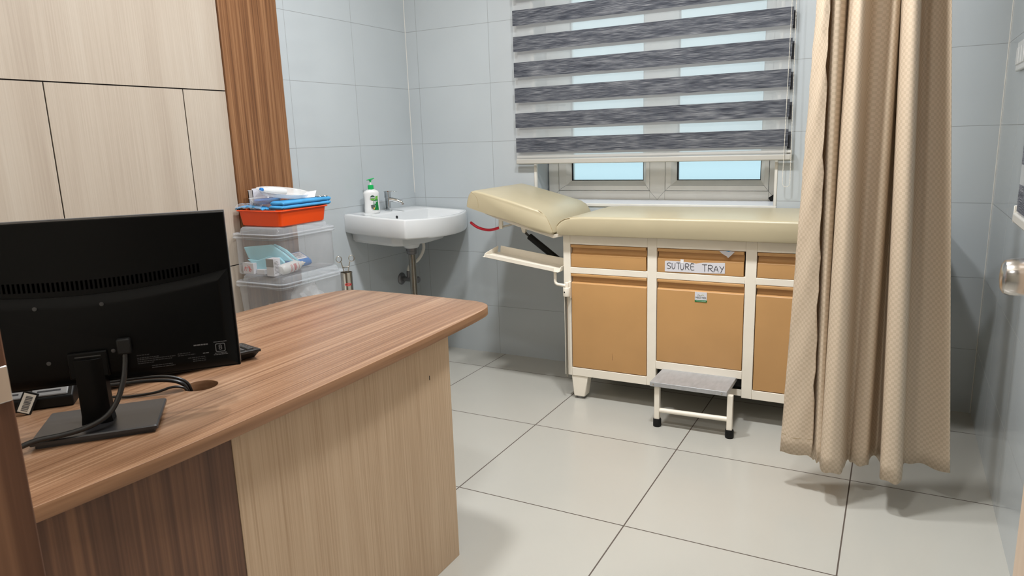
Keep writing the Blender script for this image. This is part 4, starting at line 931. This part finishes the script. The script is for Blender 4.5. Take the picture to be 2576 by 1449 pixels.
# plastic wrapped blue pack across the front
b = MB(); nx, ny = 26, 14; g_ = []
for j in range(ny + 1):
    row = []
    for i in range(nx + 1):
        x = -1.112 + .155 * i / nx; y = .126 + .044 * j / ny
        row.append(b.v((x, y, ZT + .003 + .015 * max(0, math.sin(math.pi * i / nx)) ** .5 * (.55 + .45 * max(0, math.sin(j / ny * math.pi)) ** .5) + .0035 * math.sin(i * 1.1 + j * .7) * math.sin(j * 1.3))))
    g_.append(row)
for j in range(ny):
    for i in range(nx): b.f([g_[j][i], g_[j][i + 1], g_[j + 1][i + 1], g_[j + 1][i]])
wp_ = b.build('wrapped_gown_pack', 'blue_drape', angle=70); md = wp_.modifiers.new('thickness', 'SOLIDIFY'); md.thickness = .003
tag(wp_, 'blue cloth pack in crinkled clear film over the front rim of the orange tray', 'wrapped pack')
b = MB(); g_ = []
nx, ny = 40, 10
for j in range(ny + 1):
    row = []
    for i in range(nx + 1):
        x = -1.112 + .150 * i / nx; y = .1215 + .050 * j / ny
        base = ZT + .0045 + .0155 * min(1, j / ny * 2.6)
        row.append(b.v((x, y, base + .0022 * math.sin(i * .9 + j * 1.7) * math.sin(j * .9 + i * .35) + .003)))
    g_.append(row)
for j in range(ny):
    for i in range(nx): b.f([g_[j][i], g_[j][i + 1], g_[j + 1][i + 1], g_[j + 1][i]])
b.build('film_wrap', 'bag_clear', wp_, angle=80)
# clear tub with blue print, under the oval dish
ZD = ZT + .0225
t = thing('clear_bowl', (-1.02, .20, ZD), 'clear plastic bowl of blue printed packs under the oval dish', 'bowl')
ov = lambda c, a, bq, z, n=32: [(c[0] + a * math.cos(2 * math.pi * i / n), c[1] + bq * math.sin(2 * math.pi * i / n), z) for i in range(n)]
CB = (-.992, .188)
MB().loft([ov(CB, .036, .050, ZD), ov(CB, .046, .062, ZD + .008), ov(CB, .054, .074, ZD + .024), ov(CB, .058, .079, ZD + .025)], True, False).build('bowl_body', 'dish_clear', t)
t = thing('blue_sachet', (CB[0] + .01, CB[1], ZD + .004), 'blue and black patterned packet inside the clear bowl', 'packet')
MB().loft([ov(CB, .032, .045, ZD + .0015), ov(CB, .040, .055, ZD + .008), ov(CB, .042, .058, ZD + .016), ov(CB, .036, .05, ZD + .0205)]).build('sachet', 'blue_pack', t)
b = MB()
for i in range(14):
    a = -1.35 + i * .17; x = CB[0] + .0425 * math.cos(a); y = CB[1] + .0580 * math.sin(a)
    b.tube([(x, y, ZD + .007), (x + .001 - .004 * math.sin(a), y + .006, ZD + .018)], .0015, 5)
b.build('printed_pattern', 'ink', t, smooth=False)
ZO = ZD + .0235
t = thing('oval_dish', (-.975, .262, ZO), 'translucent white oval kidney dish on top of the orange tray pile', 'dish')
CO = (-.975, .268)
def tl(ring): return [(p[0], p[1], p[2] + (-.085) * (p[1] - .24) - .24 * (p[0] + .965)) for p in ring]
MB().loft([tl(ov(CO, .050, .100, ZO)), tl(ov(CO, .058, .110, ZO + .003)), tl(ov(CO, .068, .122, ZO + .019)), tl(ov(CO, .075, .130, ZO + .021)), tl(ov(CO, .075, .130, ZO + .0225)), tl(ov(CO, .067, .121, ZO + .0215)), tl(ov(CO, .056, .108, ZO + .0055)), tl(ov(CO, .048, .098, ZO + .003))]).build('dish_body', 'dish_clear', t)
t = thing('squeeze_bottle', (-.975, .25, ZO + .01), 'white squeeze bottle with blue cap lying in the oval dish', 'bottle')
bx = Matrix.Translation((-.992, .176, ZO + .0325)) @ Matrix.Rotation(math.radians(-98), 4, 'X')
b = MB(); b.X = bx; b.lathe([(.007, -.004), (.011, .006), (.011, .018), (.0145, .030), (.0155, .045), (.0155, .10), (.013, .116), (.004, .121)], (0, 0, 0), 'Z', 24); b.build('bottle_body', 'pure_white', t)
b = MB(); b.X = bx; b.lathe([(.006, -.018), (.0078, -.016), (.0078, -.005), (.005, -.004)], (0, 0, 0), 'Z', 16); b.build('bottle_cap', 'blue_pack', t)
t = thing('open_carton', (-1.06, .25, ZO), 'open white carton with black edging lying behind the oval dish', 'carton')
b = MB(); z0_, z1_ = ZL + .004, 1.016; b.box(-1.060, -1.056, .175, .288, z0_, z1_); b.box(-1.082, -1.060, .175, .178, z0_, z1_ - .006); b.box(-1.082, -1.060, .284, .288, z0_, z1_); b.box(-1.082, -1.078, .175, .288, z0_, z1_ - .008); b.box(-1.082, -1.056, .175, .288, z0_, z0_ + .002); b.build('carton_body', 'paper', t, smooth=False)
b = MB(); b.prism([(.288, 1.016), (.356, 1.004), (.356, .996), (.306, .990), (.288, .985)], 'X', -1.060, -1.057); b.build('carton_flap', 'paper', t, smooth=False)
b = MB(); b.tube([(-1.055, .288, .990), (-1.055, .288, 1.017), (-1.055, .356, 1.005)], .0016, 6); b.build('carton_edging', 'black', t); MB().tube([(-1.055, .175, .945), (-1.055, .175, 1.010)], .0014, 6).build('carton_edging', 'black', t)
b = MB(); b.X = Matrix.Translation((-.915, .352, ZT + .0360)) @ Matrix.Rotation(math.radians(60), 4, 'Z') @ Matrix.Rotation(math.radians(70), 4, 'X')
b.prism([(-.030, -.003), (.020, -.003), (.033, .026), (-.006, .022), (-.024, .012)], 'Z', 0, .0012); tag(b.build('paper_slip', 'tape', smooth=False), 'small white paper slip standing on the blue cloth pack', 'paper slip')
fo = thing('scissors', (-.90, .40, ZT + .035), 'small steel scissors lying at the far end of the blue cloth pack', 'scissors')
for k, (x, y) in enumerate(((-.895, .392), (-.885, .412))):
    MB().tube([(x + .010 * math.cos(a), y + .010 * math.sin(a), ZT + .0345) for a in [2 * math.pi * i / 16 for i in range(17)]], .0016, 6).build('finger_loop', 'steel', fo)
    MB().tube([(x - .010, y - .002, ZT + .0345), (-.925, .385 - k * .004, ZT + .0345)], .0016, 6).build('blade', 'steel', fo)
# canister with forceps
CX, CY = -.785, .394
t = thing('instrument_canister', (CX, CY, .438), 'stainless cylinder beside the clear boxes holding forceps', 'canister')
MB().lathe([(.0238, .4385), (.0246, .441), (.0246, .640), (.0255, .642), (.0255, .6455), (.0240, .6455), (.0236, .642), (.0236, .446), (.005, .444)], (CX, CY, 0), 'Z', 40).build('cup', 'steel', t)
fd = Vector((.74, -.67, 0)).normalized(); fs = Vector((.67, .74, 0)).normalized()
def FP(u, z, o=0.0): return Vector((CX, CY, z)) + fs * u + fd * o
b = MB(); c = FP(.002, .5945, .0253); b.tube([c + fs * (.0135 * math.cos(a)) + Vector((0, 0, .0055 * math.sin(a))) - fd * (.0253 - math.sqrt(max(1e-6, .0253 ** 2 - (.0135 * math.cos(a)) ** 2))) for a in [2 * math.pi * i / 24 for i in range(25)]], .0011, 6); b.build('badge_ring', 'red_ink', t)
b = MB()
for i in range(5):
    u = -.0085 + i * .0044; o = math.sqrt(.0251 ** 2 - u * u); b.box(0, 0, 0, 0, 0, 0) if 0 else None
    q = FP(u, .5925, o); b.tube([q, q + Vector((0, 0, .004))], .0013, 5)
b.build('badge_lettering', 'red_ink', t, smooth=False)
fc_ = thing('artery_forceps', (CX, CY, .446), 'steel ring-handled forceps standing in the stainless cylinder', 'forceps')
for s_ in (-1, 1):
    b = MB(); rc = FP(s_ * .0265, .703)
    b.tube([rc + fs * (.0115 * math.cos(a)) + Vector((0, 0, .0130 * math.sin(a))) for a in [2 * math.pi * i / 24 for i in range(25)]], .0018, 8)
    b.build('finger_ring', 'steel', fc_)
    MB().tube(crom([FP(s_ * .0185, .6905), FP(s_ * .0140, .672), FP(s_ * .0085, .645), FP(s_ * .004, .60), FP(s_ * .002, .55), FP(s_ * -.001, .458)], 5), .0022, 8).build('shank', 'steel', fc_)
MB().tube([FP(-.0125, .668), FP(0, .6665), FP(.0125, .668)], .0026, 8).build('ratchet', 'steel', fc_)
